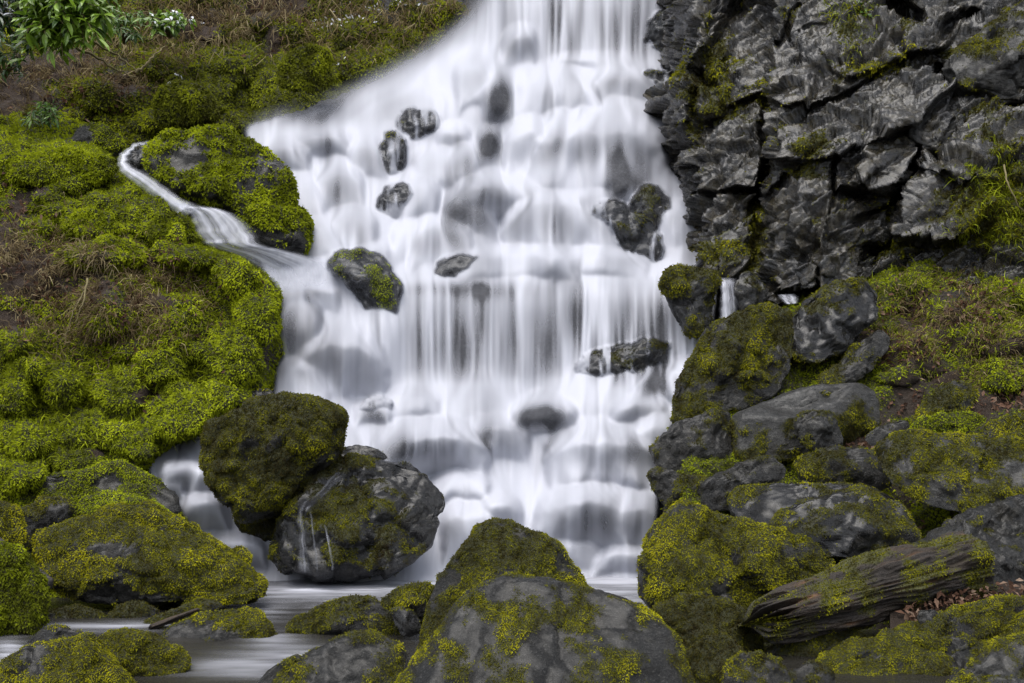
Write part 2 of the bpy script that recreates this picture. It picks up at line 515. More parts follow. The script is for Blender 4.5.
def water_shape():
    PX, PY, Fq = grid(120, 740, -60, 616, 1.25)
    D0 = blur(water_depth(PX, PY), 7)
    wob = 6 * perlin(np.stack([PX.ravel() / 40, PY.ravel() / 90, PX.ravel() * 0], 1), 3).reshape(PX.shape)
    h = np.zeros(PX.shape)
    thin = np.zeros(PX.shape)
    fan = np.zeros(PX.shape)
    zz = PX.ravel() * 0
    rag = fbm(np.stack([PX.ravel() / 16, PY.ravel() / 60, zz + 2.2], 1), 3, 23).reshape(PX.shape)
    rag2 = fbm(np.stack([PX.ravel() / 30, PY.ravel() / 40, zz + 6.2], 1), 3, 27).reshape(PX.shape)
    for cx, cy, rx, ry, A, T in HUMPS:
        u = (PX + wob * 0.8 + 0.16 * rx * rag2 - cx) / rx
        v = (PY + wob * 0.4 - cy)
        # water arches over a boulder: a crisp rounded brow, a thin face below it, foam further down
        arch = np.sqrt(np.clip(1 - u * u, 0, 1))
        brow = cy - ry * 0.75 * arch + ry * 0.15 + 0.20 * ry * rag        # row of the brow in this column
        f = (PY + wob * 0.4 - brow) / (ry * 1.9)
        prof_ = sstep(-0.18, 0.26, f) * np.clip(1 - np.clip(f, 0, 1) ** 2.2, 0, 1)
        hh = 1.6 * A * prof_ * arch ** 0.7
        thin = np.maximum(thin, (0.95 * T + 0.09) * sstep(0.04, 0.50, f) * (1 - sstep(0.50, 1.10, f)) * np.clip(1 - np.abs(u) ** 3, 0, 1))
        fan = np.where(hh >= h, 1.1 * u * sstep(-0.05, 0.2, f) * (1 - sstep(0.6, 1.1, f)) * (np.abs(u) < 1.15), fan)
        h = np.maximum(h, hh)
    pts = np.stack([PX.ravel() / 34, PY.ravel() / 26, PX.ravel() * 0 + 4.2], 1)
    pts = np.stack([PX.ravel() / 12, PY.ravel() / 75, PX.ravel() * 0 + 4.2], 1)
    h = h + 0.035 * fbm(pts, 3, 40).reshape(PX.shape)
    D = D0 - blur(h, 1.8) * 1.05
    WS.update(PX=PX, PY=PY, Fq=Fq, D0=D0, D=D, h=h, thin=thin, wob=wob, fan=blur(fan, 2))


def wdepth(px, py):
    D = WS['D']
    j = int(np.clip((py + 60) / 1.25, 0, D.shape[0] - 1)); i = int(np.clip((px - 120) / 1.25, 0, D.shape[1] - 1))
    return float(D[j, i])


def build_waterfall():
    PX, PY, Fq, D0, D, h, thin, wob = (WS[k] for k in ('PX', 'PY', 'Fq', 'D0', 'D', 'h', 'thin', 'wob'))
    ny, nx = PX.shape
    # the sheet slides over the rocks standing in it
    over = np.zeros(PX.shape); shed = np.zeros(PX.shape)
    for V, kk in DRAPE:
        vx, vy = proj(V)
        gi = np.round((vx - 120) / 1.25).astype(int); gj = np.round((vy + 60) / (PY[1, 0] - PY[0, 0])).astype(int)
        ok = (gi >= 0) & (gi < nx) & (gj >= 0) & (gj < ny)
        Rf = np.full(PX.shape, 99.0)
        for a in (-1, 0, 1):
            for b in (-1, 0, 1):
                np.minimum.at(Rf, (np.clip(gj[ok] + b, 0, ny - 1), np.clip(gi[ok] + a, 0, nx - 1)), V[ok, 1])
        on = Rf < D
        D = np.where(on, Rf - 0.010, D)
        m_ = blur(on.astype(float), 1.2)
        over = np.maximum(over, m_); shed = np.maximum(shed, m_ * kk)
    D = D * (1 - 0.6 * over) + blur(D, 1.2) * 0.6 * over - 0.008 * over
    # stream the foam down the surface row by row
    Ds = blur(D, 3)
    m = Ds / F
    gx = np.gradient(Ds, 1.25, axis=1) / m
    gz = -np.gradient(Ds, 1.25, axis=0) / m
    Ln = np.sqrt(gx ** 2 + 1 + gz ** 2)
    nx_, nz_ = gx / Ln, gz / Ln
    slope = np.clip(nx_ * nz_ / np.maximum(1 - nz_ ** 2, 0.12), -1.3, 1.3)
    slope = blur(slope, 1.5) * 0.7 + WS['fan'] - 1.5 * gauss(PX, PY, [(420, 78, 55, 26, 1), (330, 110, 40, 14, .8)]) - 0.5 * gauss(PX, PY, [(330, 270, 40, 12, 1)])
    ii = np.arange(nx, dtype=float)
    r = np.random.default_rng(5)

    def src(k):
        q = r.normal(size=nx + 40)
        ker = np.exp(-0.5 * (np.arange(-12, 13) / k) ** 2); ker /= np.sqrt((ker ** 2).sum())
        return np.convolve(q, ker, 'same')[20:-20]
    layers = []
    for k, relax in ((1.0, 0.035), (2.6, 0.03), (6.0, 0.02)):
        S = src(k); vprev = np.zeros(nx); tgt = src(k); nxt = src(k)
        out = np.empty((ny, nx))
        for j in range(ny):
            ph = (j % 40) / 40
            if j % 40 == 0: tgt, nxt = nxt, src(k)
            N_ = tgt * (1 - ph) + nxt * ph
            vprev = 0.8 * vprev + 0.2 * slope[j]
            S = np.interp(ii - vprev, ii, S)
            S = S + relax * (N_ - S) * 1.4
            out[j] = S
        layers.append(out / out.std())
    S = 0.55 * layers[0] + 0.75 * layers[1] + 0.5 * layers[2]
    conv = blur(-np.gradient(blur(slope, 3), axis=1), 2)
    conv = np.clip(conv * 6, -1, 1)
    thin_x = gauss(PX, PY, [(496, 92, 9, 22, .22), (488, 138, 9, 12, .2), (636, 176, 14, 14, .35), (545, 410, 16, 10, .12), (300, 340, 18, 40, .12), (350, 350, 22, 30, .05), (300, 160, 40, 20, .12), (560, 130, 30, 30, .15), (440, 445, 40, 16, .2), (600, 450, 40, 18, .2), (540, 340, 120, 30, .14), (590, 520, 40, 20, .18), (420, 230, 30, 30, .12), (545, 235, 60, 20, .12), (480, 200, 30, 20, .12),(600, 26, 34, 22, .34), (560, 30, 14, 24, .2), (640, 30, 14, 30, .2), (490, 291, 34, 7, .45), (430, 288, 30, 5, .3), (560, 283, 60, 6, .15), (606, 345, 26, 34, .25), (645, 325, 34, 30, .50),
                            (470, 345, 20, 32, .22), (520, 330, 14, 30, .15), (430, 345, 14, 34, .14), (575, 320, 10, 30, .2), (655, 375, 22, 16, .3), (690, 235, 12, 20, .1), (375, 370, 14, 26, .15), (330, 108, 60, 10, .2), (285, 118, 50, 6, .3),
                            (690, 300, 14, 30, .35), (560, 230, 50, 10, .12), (300, 250, 20, 8, .2), (400, 130, 20, 30, .15)])
    foam = gauss(PX, PY, [(500, 64, 30, 6, .2), (620, 64, 60, 6, .2), (560, 170, 70, 8, .2), (400, 270, 60, 14, .25), (560, 392, 120, 8, .25), (420, 402, 60, 7, .3), (540, 470, 110, 10, .25), (560, 560, 110, 16, .2), (400, 560, 60, 14, .2), (330, 300, 40, 8, .15), (660, 270, 40, 6, .2)])
    T = np.clip(thin * 1.1 + thin_x - foam, 0, 0.8)
    T = blur(T, 2.0)
    amp = 0.12 + 0.40 * T
    dens = 0.91 - T * 0.80 + amp * S + 0.12 * conv
    dens = np.clip(dens, 0.10, 0.97)
    Qn = np.stack([PX.ravel() / 9, PY.ravel() / 34, PX.ravel() * 0 + 1.7], 1)
    bare = sstep(-0.25, 0.25, fbm(Qn, 3, 61).reshape(PX.shape) - 0.5 * S + (shed - 0.5) * 1.5)
    dens = dens * (1 - over * bare * 0.97) * (1 - 0.25 * over)
    dens = np.clip(dens, 0, 1)
    # soft rim
    mask = blur(in_poly(PX + wob * 0.6, PY, WATER_POLY).astype(float), 4)
    mask_soft = blur(mask, 11)
    soft = sstep(545, 470, PX) * sstep(150, 90, PY)
    soft = np.maximum(soft, sstep(520, 560, PY) * 0.4)
    mk = sstep(0.25, 0.8, mask) * (1 - soft) + sstep(0.12, 0.95, mask_soft) * soft
    dens = dens * mk
    D = D - 0.009 * S * (0.6 + T)
    Vv = unproj(PX, PY, D).reshape(-1, 3)
    dn = dens.ravel()
    keep = dn[Fq].max(1) > 0.01
    Fq = Fq[keep]
    used = np.unique(Fq); re = np.full(len(Vv), -1); re[used] = np.arange(len(used))
    o = make_obj('waterfall', Vv[used], re[Fq], M['fall'], {'veil': dn[used]})
    structure(o, 'silky white waterfall tumbling over stepped dark rocks', 'waterfall')
    # wet rock bed right behind the water
    B = np.array(D0 - blur(h, 2.0) * 1.02 + 0.17)
    return PX, PY, B


water_shape()
DRAPE = []


def build_bed():
    PX, PY, Fq = grid(-150, 1180, -160, 616, 3.0)
    D = blur(water_depth(PX, PY), 2)
    xi = np.clip(((PX - 120) / 1.25).round().astype(int), 0, WPX.shape[1] - 1)
    yi = np.clip(((PY + 60) / 1.25).round().astype(int), 0, WPX.shape[0] - 1)
    ins = sstep(120, 150, PX) * sstep(740, 710, PX) * sstep(-60, -40, PY)
    inp = blur(in_poly(PX, PY, WATER_POLY).astype(float), 3)
    D = D * (1 - ins) + WB[yi, xi] * ins + (1 - sstep(0.05, 0.6, inp)) * 1.0
    D = np.where(PY < -60, D + (-60 - PY) * 0.01, D)
    V = unproj(PX, PY, D).reshape(-1, 3)
    N = vnormals(V, Fq)
    fv, fe = facets(V * 2.2, 3)
    V = V + N * ((fv * 0.035 - 0.02) + 0.02 * fbm(V * 7, 3, 8))[:, None]
    o = make_obj('rock_bed', V, Fq, M['bed'], {'moss': np.zeros(len(V)), 'soil': np.zeros(len(V))})
    structure(o)


# ------------------------------------------------------------------ banks, hillside, cliff
def terrain(name, x0, x1, y0, y1, step, depth_fn, disp_fn, moss_fn, soil_fn, mat, moss_mat, cover, size, tint, patch=2.0, tint_fn=None, contrast=0.5):
    PX, PY, Fq = grid(x0, x1, y0, y1, step)
    D = depth_fn(PX, PY)
    V = unproj(PX, PY, D).reshape(-1, 3)
    N = vnormals(unproj(PX, PY, blur(D, 9)).reshape(-1, 3), Fq)
    px, py = PX.ravel(), PY.ravel()
    V = V + N * disp_fn(V, N, px, py)[:, None]
    N = vnormals(V, Fq)
    mo = moss_fn(V, N, px, py); so = soil_fn(V, N, px, py) * (1 - mo)
    V = V + N * (mo * 0.0042 * V[:, 1] * (pillow(V * F / V[:, 1:2] / 22, 2, 71) - 0.3) + mo * 0.0022 * V[:, 1] * fbm(V * F / V[:, 1:2] / 9, 2, 9))[:, None]
    N = vnormals(V, Fq)
    o = make_obj(name, V, Fq, mat, {'moss': mo, 'soil': so})
    structure(o)
    if moss_mat:
        moss_on(V, Fq, N, mo, moss_mat, o, cover, size, tint, patch=patch, contrast=contrast)
    return V, Fq, N, mo, o


ALLT = {}

# hillside behind, upper left
HILL_B = [(200, 90, 34, 26, .5), (290, 85, 40, 40, .5), (312, 72, 26, 22, .5), (330, 100, 24, 16, .35), (230, 60, 40, 22, .4), (262, 20, 12, 10, .25), (275, 35, 10, 9, .2), (290, 28, 16, 14, .3), (100, 90, 26, 20, .4), (40, 122, 16, 14, .35), (150, 118, 26, 12, .35),
          (110, 70, 22, 14, .3), (135, 95, 18, 16, .3), (370, 60, 40, 18, .4), (420, 40, 34, 20, .3), (440, 14, 40, 16, .4), (340, 30, 30, 16, .3), (160, 60, 30, 14, .3), (215, 30, 22, 10, .3), (50, 95, 20, 14, .2), (180, 110, 20, 14, .3), (255, 118, 40, 14, .3)]


def hill_depth(PX, PY):
    d = prof(PY, [(-200, 18.5), (-20, 15.6), (40, 14.9), (62, 14.4), (130, 13.5), (200, 12.6), (260, 12.2)])
    d = d + sstep(225, 275, PX) * 0.35 + sstep(250, 520, PX) * 0.5 - sstep(250, -150, PX) * 0.8
    ov = sstep(70, 55, PY) * sstep(60, 20, PX * 0 + np.abs(PX - 90)) * 0   # placeholder weight kept flat
    return d - bumps(PX, PY, HILL_B) * 0.9 + ov


SOIL_H = [(20, 88, 22, 9, 0.40), (60, 70, 30, 6, 0.36), (130, 82, 14, 8, 0.48), (55, 112, 12, 14, 0.40), (60, 58, 50, 6, 0.40), (270, 8, 30, 10, 0.64), (190, 22, 26, 8, 0.48), (275, 40, 8, 10, 0.48), (12, 110, 12, 24, 0.64), (205, 38, 16, 10, 0.32)]
ALLT['hill'] = terrain('hillside', -220, 560, -200, 260, 2.2, hill_depth,
                       lambda V, N, x, y: 0.16 * pillow(V * 1.6, 3, 2) + 0.10 * fbm(V * 3.5, 4, 6) - 0.1,
                       lambda V, N, x, y: sstep(0.40, 0.62, 0.70 + 0.45 * fbm(V * 1.6, 4, 12) + 0.1 * N[:, 2] - 1.0 * gauss(x, y, SOIL_H)),
                       lambda V, N, x, y: np.ones(len(V)), M['earth'], M['moss_dull'], 0.65, 3.2, 0.60, 1.4)

# left mossy bank
BANK_B = [(45, 166, 44, 18, .30), (88, 162, 30, 14, .28), (48, 192, 18, 11, .22), (70, 180, 26, 12, .2), (60, 205, 24, 11, .2), (42, 222, 12, 9, .2), (66, 214, 14, 9, .2), (90, 222, 32, 17, .3), (100, 200, 20, 12, .2), (122, 194, 20, 12, .2), (135, 208, 28, 14, .25), (160, 205, 20, 14, .25), (140, 218, 26, 14, .2), (178, 228, 20, 18, .3), (150, 222, 20, 14, .2),
          (105, 252, 42, 16, .3), (190, 250, 40, 16, .3), (245, 268, 34, 26, .35), (260, 310, 28, 36, .35), (236, 350, 34, 40, .3), (170, 320, 44, 40, .25), (110, 300, 36, 40, .35), (18, 342, 22, 18, .35), (32, 366, 22, 18, .35), (12, 392, 24, 22, .3), (62, 380, 24, 26, .3), (120, 390, 30, 26, .25), (160, 360, 30, 24, .25), (185, 410, 40, 34, .3), (230, 400, 24, 26, .25),
          (130, 432, 36, 20, .25), (80, 425, 34, 24, .25), (30, 435, 30, 22, .3), (145, 450, 16, 10, .2), (20, 470, 30, 18, .3), (75, 455, 30, 14, .2), (200, 345, 20, 16, .2), (130, 345, 20, 14, .2)]


def bank_depth(PX, PY):
    d = prof(PY, [(100, 12.6), (135, 11.9), (150, 11.2), (235, 10.1), (260, 9.75), (330, 9.35), (400, 8.95), (450, 8.5), (490, 8.0), (540, 7.6), (640, 7.2)])
    d = d - sstep(120, -200, PX) * 0.6
    edge = prof(PY, [(100, 60), (150, 112), (170, 120), (205, 178), (240, 196), (258, 240), (285, 280), (340, 286), (390, 276), (440, 190), (470, 150), (500, 178), (540, 200), (640, 240)])
    e = np.clip(PX - edge + 14, 0, None)
    d = d + 0.006 * e ** 2 + 0.012 * e
    top = prof(PX, [(-200, 150), (0, 150), (60, 146), (112, 152), (300, 200)])
    d = d + np.clip(top - PY, 0, 60) * 0.03
    return d - bumps(PX, PY, BANK_B) * 1.35


SOIL_B = [(16, 262, 26, 14, .8), (0, 236, 24, 16, .5), (30, 285, 20, 8, .6), (10, 320, 16, 8, .8), (150, 262, 10, 5, .7), (150, 300, 26, 10, .5), (112, 338, 34, 12, .45), (85, 280, 26, 22, .5), (140, 395, 10, 6, .4), (100, 450, 14, 6, .5), (150, 388, 9, 10, .6), (40, 190, 8, 8, .5), (20, 205, 10, 12, .4), (270, 370, 12, 30, .4)]
ALLT['bank'] = terrain('left_bank', -220, 330, 110, 640, 1.9, bank_depth,
                       lambda V, N, x, y: 0.11 * pillow(V * 2.4, 3, 2) + 0.07 * fbm(V * 4.5, 4, 6) - 0.07,
                       lambda V, N, x, y: sstep(0.36, 0.6, 0.82 + 0.42 * fbm(V * 2.2, 4, 14) - 1.0 * gauss(x, y, SOIL_B)),
                       lambda V, N, x, y: np.ones(len(V)), M['earth'], M['moss_green'], 0.8, 2.9, 0.60, 1.8)

# right cliff
CR = [(918, 128, 912, 165, 5, .5), (912, 165, 898, 196, 8, .55), (898, 196, 890, 218, 9, .45), (770, 96, 768, 165, 3, .35), (768, 165, 757, 205, 7, .5), (757, 205, 752, 270, 6, .4), (838, 200, 890, 188, 6, .25), (858, 222, 905, 200, 5, .35), (745, 0, 700, 75, 8, .35), (700, 75, 690, 130, 5, .2),
      (800, 0, 775, 40, 4, .2), (892, 2, 918, 14, 7, .4), (950, 20, 975, 10, 6, .3), (985, 108, 1060, 100, 3, .4), (945, 60, 950, 96, 3, .3), (800, 168, 772, 200, 4, .3), (835, 158, 830, 210, 3, .25), (870, 250, 960, 236, 6, .4), (700, 195, 760, 190, 4, .25), (955, 130, 938, 160, 4, .3)]


CP = [([(822, 285), (822, 240), (832, 190), (843, 158), (852, 165), (866, 185), (880, 205), (872, 235), (852, 272), (840, 288)], .30, -.008, .002),
      ([(768, 165), (800, 160), (835, 160), (824, 235), (820, 285), (770, 292), (760, 240)], .28, .004, .003),
      ([(800, 175), (822, 170), (822, 220), (805, 260), (790, 240)], .12, -.008, .0),
      ([(697, 268), (700, 215), (720, 192), (757, 205), (752, 270)], .22, -.004, .002),
      ([(700, 190), (696, 120), (745, 90), (764, 110), (760, 185), (730, 195)], .16, .004, .002),
      ([(893, 220), (915, 180), (940, 168), (975, 172), (990, 200), (960, 235), (900, 248)], .32, .002, .004),
      ([(920, 170), (950, 150), (1000, 150), (1000, 180), (960, 178)], .2, .0, .004),
      ([(770, 40), (880, 0), (905, 56), (850, 90), (790, 110), (768, 96)], .18, .002, .004),
      ([(790, 112), (850, 92), (930, 64), (945, 95), (905, 130), (840, 158), (772, 160)], .26, .001, .005),
      ([(838, 160), (905, 135), (915, 150), (905, 175), (870, 195), (850, 165)], .22, .002, .004),
      ([(690, 100), (740, 45), (766, 50), (766, 90), (700, 120)], .2, .003, .003),
      ([(690, -10), (748, -10), (725, 55), (692, 92)], .16, -.004, .002),
      ([(815, 45), (870, 35), (900, 62), (845, 78)], .12, .0, .004), ([(900, 20), (940, 5), (970, 12), (940, 50), (905, 50)], .3, -.003, .004)]


def seg_d(PX, PY, x0, y0, x1, y1):
    dx, dy = x1 - x0, y1 - y0
    t = np.clip(((PX - x0) * dx + (PY - y0) * dy) / (dx * dx + dy * dy), 0, 1)
    return np.hypot(PX - x0 - t * dx, PY - y0 - t * dy)


def cliff_depth(PX, PY):
    d = 10.5 + (300 - PY) / 300 * 2.0 - np.clip((PX - 700) / 324, 0, 1.4) * 1.2
    wob = 5 * perlin(np.stack([PX.ravel() / 30, PY.ravel() / 30, PX.ravel() * 0 + 9], 1), 4).reshape(PX.shape)
    edge = prof(PY, [(-200, 690), (0, 686), (40, 690), (75, 688), (100, 676), (150, 682), (190, 696), (240, 700), (262, 705), (300, 752), (340, 800)])
    e = np.clip(edge + wob - PX + 8, 0, None)
    d = d + 0.012 * e ** 1.5
    for x0, y0, x1, y1, w, a in CR:
        q = seg_d(PX + wob * 0.4, PY + wob * 0.3, x0, y0, x1, y1) / w
        d = d + a * np.clip(1.3 - q, 0, 1)
    for pl_, off, gx_, gy_ in CP:
        pp = np.array(pl_, float); cx_, cy_ = pp.mean(0)
        mk = blur(in_poly(PX + wob, PY + wob * 0.6, pl_).astype(float), 0.8)
        d = d - mk * (off * 0.75 + gx_ * (PX - cx_) + gy_ * (PY - cy_))
    # big steps: the right part stands forward of the left, blocks lean along the bedding
    d = d - 0.5 * sstep(764, 772, PX + wob) * sstep(300, 160, PY) + 0.25 * sstep(742, 690, PX) * 0
    return d


def rotb(V, a=0.6):
    c, s = math.cos(a), math.sin(a)
    Q = V.copy()
    Q[:, 0] = V[:, 0] * c + V[:, 2] * s
    Q[:, 2] = -V[:, 0] * s + V[:, 2] * c
    return Q


def cliff_disp(V, N, x, y):
    Q = rotb(V, 0.55) * np.array([1.0, 1.0, 1.9])
    Q = Q + 0.10 * np.stack([fbm(V * 1.5, 2, 51), fbm(V * 1.5, 2, 52), fbm(V * 1.5, 2, 53)], 1)
    f1, e1 = facets(Q * 0.9, 21, 0.5)
    f2, e2 = facets(Q * 2.3, 22, 0.5)
    f3, e3 = facets(Q * 6.0, 23, 0.5)
    f4, e4 = facets(Q * 13.0, 24, 0.5)
    strata = Q[:, 2] * 2.6 + 0.8 * fbm(V * 1.3, 3, 35)
    saw = (strata - np.floor(strata)) ** 1.5
    return (0.17 * f1 + 0.12 * f2 + 0.034 * f3 + 0.012 * f4 + 0.05 * saw - 0.05 * np.exp(-e1 / 0.03) - 0.03 * np.exp(-e2 / 0.05) - 0.014 * np.exp(-e3 / 0.06) + 0.04 * fbm(V * 2, 4, 31) + 0.010 * fbm(V * 14, 4, 33, gain=0.6))


MOSS_C = [(735, 100, 26, 22, .5), (720, 60, 12, 20, .35), (705, 30, 5, 30, .4), (690, 90, 8, 30, .5), (800, 150, 20, 10, .5), (825, 145, 10, 8, .4), (815, 172, 12, 8, .45), (850, 40, 14, 16, .5), (865, 68, 22, 8, .4), (900, 66, 18, 8, .45), (905, 25, 10, 6, .3), (960, 45, 26, 5, .5), (985, 118, 12, 14, .5), (970, 145, 20, 5, .45), (975, 190, 14, 10, .3),
          (1010, 200, 26, 22, .8), (1000, 225, 30, 14, .9), (940, 195, 14, 12, .4), (755, 235, 8, 26, .6), (720, 255, 20, 12, .6), (815, 220, 4, 30, .4), (780, 12, 6, 6, .3), (752, 10, 5, 16, .3), (920, 245, 40, 10, .6), (1010, 160, 12, 30, .4), (1020, 5, 12, 8, .5)]
ALLT['cliff'] = terrain('cliff', 640, 1230, -150, 345, 1.2, cliff_depth, cliff_disp,
                        lambda V, N, x, y: sstep(0.55, 0.72, 0.20 + 0.55 * fbm(V * 3.2, 4, 16) + 0.25 * fbm(V * 9, 3, 18) + 0.25 * N[:, 2] + 0.9 * gauss(x, y, MOSS_C)),
                        lambda V, N, x, y: np.zeros(len(V)), M['cliff'], M['moss_yellow'], 0.5, 3.2, 0.40, 2.0)

# right bank
RB_B = [(930, 275, 50, 20, .3), (890, 285, 30, 20, .25), (960, 300, 40, 24, .3), (1000, 330, 40, 24, .3), (930, 340, 50, 26, .2), (1000, 290, 40, 20, .3), (860, 300, 30, 18, .2), (900, 370, 26, 14, .2), (1010, 370, 30, 16, .25), (850, 340, 30, 20, .2)]


def rb_depth(PX, PY):
    d = prof(PY, [(200, 10.9), (250, 10.3), (285, 9.6), (330, 9.0), (380, 8.5), (420, 8.1), (470, 7.6), (540, 7.0), (600, 6.4), (660, 5.9)])
    d = d - sstep(800, 1250, PX) * 0.5
    top = prof(PX, [(660, 440), (680, 400), (700, 372), (740, 330), (790, 312), (840, 288), (900, 268), (945, 252), (985, 240), (1030, 225), (1300, 180)])
    e = np.clip(top + 5 - PY, 0, None)
    d = d + 0.0022 * e ** 2 + 0.012 * e
    lft = prof(PY, [(200, 800), (330, 720), (400, 684), (440, 672), (520, 672), (640, 690)])
    e = np.clip(lft + 10 - PX, 0, None)
    d = d + 0.002 * e ** 2 + 0.01 * e
    return d - bumps(PX, PY, RB_B) * 0.9


SOIL_R = [(870, 340, 16, 8, 0.52), (900, 355, 30, 8, 0.33), (940, 330, 26, 14, 0.33), (970, 290, 16, 10, 0.39), (1000, 400, 30, 10, 0.46), (910, 395, 14, 12, 0.52), (860, 445, 30, 8, 0.52), (990, 560, 30, 20, 0.52), (940, 560, 20, 8, 0.52), (1000, 345, 20, 10, 0.26), (925, 310, 26, 10, .45)]
BRIGHT_R = [(878, 295, 16, 14), (935, 270, 30, 10), (1010, 270, 20, 10)]
ALLT['rbank'] = terrain('right_bank', 660, 1270, 190, 660, 2.0, rb_depth,
                        lambda V, N, x, y: 0.09 * pillow(V * 2.2, 3, 2) + 0.10 * fbm(V * 4.0, 4, 6) + 0.05 * facets(V * 3.0, 77)[0] - 0.08,
                        lambda V, N, x, y: sstep(0.42, 0.64, 0.60 + 0.5 * fbm(V * 2.2, 4, 19) + 0.1 * N[:, 2] - 0.9 * gauss(x, y, SOIL_R) + 0.5 * gauss(x, y, [(b[0], b[1], b[2], b[3], 1) for b in BRIGHT_R])),
                        lambda V, N, x, y: sstep(0.3, 0.6, 0.6 + 0.6 * fbm(V * 1.5, 3, 44)), M['earth'], M['moss_green'], 0.6, 3.0, 0.50, 1.8)

# ------------------------------------------------------------------ rocks
_ICO = {}


def ico(level):
    if level not in _ICO:
        bm = bmesh.new()
        bmesh.ops.create_icosphere(bm, subdivisions=level, radius=1)
        V = np.array([v.co[:] for v in bm.verts]); Fq = np.array([[v.index for v in f.verts] for f in bm.faces])
        bm.free()
        _ICO[level] = (V, Fq)
    return _ICO[level]


def chaikin(P, n=2, r=0.14):
    P = np.asarray(P, float)
    for _ in range(n):
        Q = np.roll(P, -1, 0)
        P = np.stack([P * (1 - r) + Q * r, P * r + Q * (1 - r)], 1).reshape(-1, 2)
    return P


ROCKN = [0]


def rock(name, label, outline, d, T=1.0, lean=0.25, mat='rock', moss='moss_yellow', bias=0.45, up=0.25, nz=0.5, freq=3.0, tint=0.45, cover=1.15, size=2.05, level=5, planes=None, rough=1.0, cat='boulder', group=None, facet=1.0, extra=None, contrast=0.5, cushion=0.0, block=0.0, scale=1.0, sink=None, shed=None):
    ROCKN[0] += 1
    sd = ROCKN[0]
    r = np.random.default_rng(100 + sd)
    pl = chaikin(outline, 1 if block else 2)
    pl = (pl - pl.mean(0)) * scale + pl.mean(0)
    if sink is not None:           # sits in the falling water: only part of its front stands clear of it
        sp = math.sqrt(abs((pl[:, 0] * np.roll(pl[:, 1], -1) - np.roll(pl[:, 0], -1) * pl[:, 1]).sum()) / 2 / math.pi)
        dw = np.median([wdepth(*q) for q in (pl * 0.6 + pl.mean(0) * 0.4)])
        d = dw + T * sp * dw / F * sink
    poly = np.stack([(pl[:, 0] - 512) * d / F, CAM_Z + (HORIZON - pl[:, 1]) * d / F], 1)
    x, y = poly[:, 0], poly[:, 1]
    x2, y2 = np.roll(x, -1), np.roll(y, -1)
    cr = x * y2 - x2 * y
    A = cr.sum() / 2
    cx, cz = ((x + x2) * cr).sum() / (6 * A), ((y + y2) * cr).sum() / (6 * A)
    A = abs(A); s = math.sqrt(A / math.pi)
    th = np.linspace(-math.pi, math.pi, 721)
    R = np.zeros(721)
    ct, st = np.cos(th), np.sin(th)
    for k in range(len(poly)):
        ax, ay = x[k] - cx, y[k] - cz
        bx, by = x2[k] - cx - ax, y2[k] - cz - ay
        den = ct * by - st * bx
        den = np.where(np.abs(den) < 1e-9, 1e-9, den)
        t = (ax * by - ay * bx) / den
        u = (ax * st - ay * ct) / den
        ok = (t > 0) & (u >= -1e-6) & (u <= 1 + 1e-6)
        R = np.where(ok, np.maximum(R, t), R)
    R = np.where(R <= 0, s, R)
    U, Fq = ico(level)
    a, yy, b = U[:, 0], U[:, 1], U[:, 2]
    rho = np.hypot(a, b); ang = np.arctan2(b, a)
    Rr = np.interp(ang, th, R)
    # front relief: soft minimum of a dome and some broken planes
    dome = np.sqrt(np.clip(1 - rho ** 2, 0, 1)) ** (0.85 - 0.4 * block)
    na, nb = rho * np.cos(ang), rho * np.sin(ang)
    hs = [dome * 1.12]
    if planes is None:
        k = 5
        o0 = r.uniform(0, 6.28)
        planes = []
        for q in range(k):
            aa = o0 + q * 6.283 / k + r.uniform(-0.4, 0.4)
            kk = r.uniform(0.35, 0.95)
            planes.append((r.uniform(0.62, 0.92), kk * math.cos(aa), kk * math.sin(aa)))
    for c, ka, kb in planes:
        hs.append(c - ka * na - kb * nb)
    beta = 26.0 + 14 * block
    front = -np.log(sum(np.exp(-beta * np.clip(h, -1, 3)) for h in hs)) / beta
    front = np.maximum(front, dome * 0.25)
    back = dome
    Tt = T * s
    Y = d + np.where(yy < 0, -Tt * front, Tt * 0.8 * back) + lean * (b * Rr)
    X = cx + Rr * rho * np.cos(ang); Z = cz + Rr * rho * np.sin(ang)
    V = np.stack([X, Y, Z], 1)
    Fq = Fq[:, ::-1] if False else Fq
    N = vnormals(V, Fq)
    if (N * (V - V.mean(0))).sum() < 0: N = -N
    off = np.array([sd * 3.1, sd * 1.7, 0])
    Q = (V + off)
    sh = 0.5 + 0.5 * np.abs(yy)          # keep the traced outline near the rim
    f1, e1 = facets(Q / s * 1.5, sd); f2, e2 = facets(Q / s * 4.0, sd + 7)
    V = V + N * (s * rough * sh * (0.07 * fbm(Q / s * 1.6, 4, sd) + facet * (0.12 * f1 + 0.065 * f2 - 0.035 * np.exp(-e1 / 0.05) - 0.012 * np.exp(-e2 / 0.06))) + rough * d * (0.0030 * fbm(V * F / d / 26, 4, sd + 3, gain=0.6) - 0.0022 * np.abs(perlin(V * F / d / 34, sd + 4))))[:, None]
    N = vnormals(V, Fq)
    if (N * (V - V.mean(0))).sum() < 0: N = -N
    mv = bias + up * N[:, 2] + nz * fbm(Q * freq, 4, sd + 60) + 0.30 * fbm(V * F / d / 16, 3, sd + 61)
    if extra is not None:
        px, py = proj(V)
        mv = mv + gauss(px, py, extra)
    mo = sstep(0.44, 0.56, mv)
    V = V + N * (mo * (0.0030 * d * (pillow(V * F / V[:, 1:2] / 22, 2, 71) - 0.1) + 0.0014 * d * fbm(V * F / V[:, 1:2] / 9, 2, 9) + cushion * pillow(Q * 5, 2, 73)))[:, None]
    N = vnormals(V, Fq)
    flip = (N * (V - V.mean(0))).sum() < 0
    if flip:
        N = -N; Fq = Fq[:, ::-1]
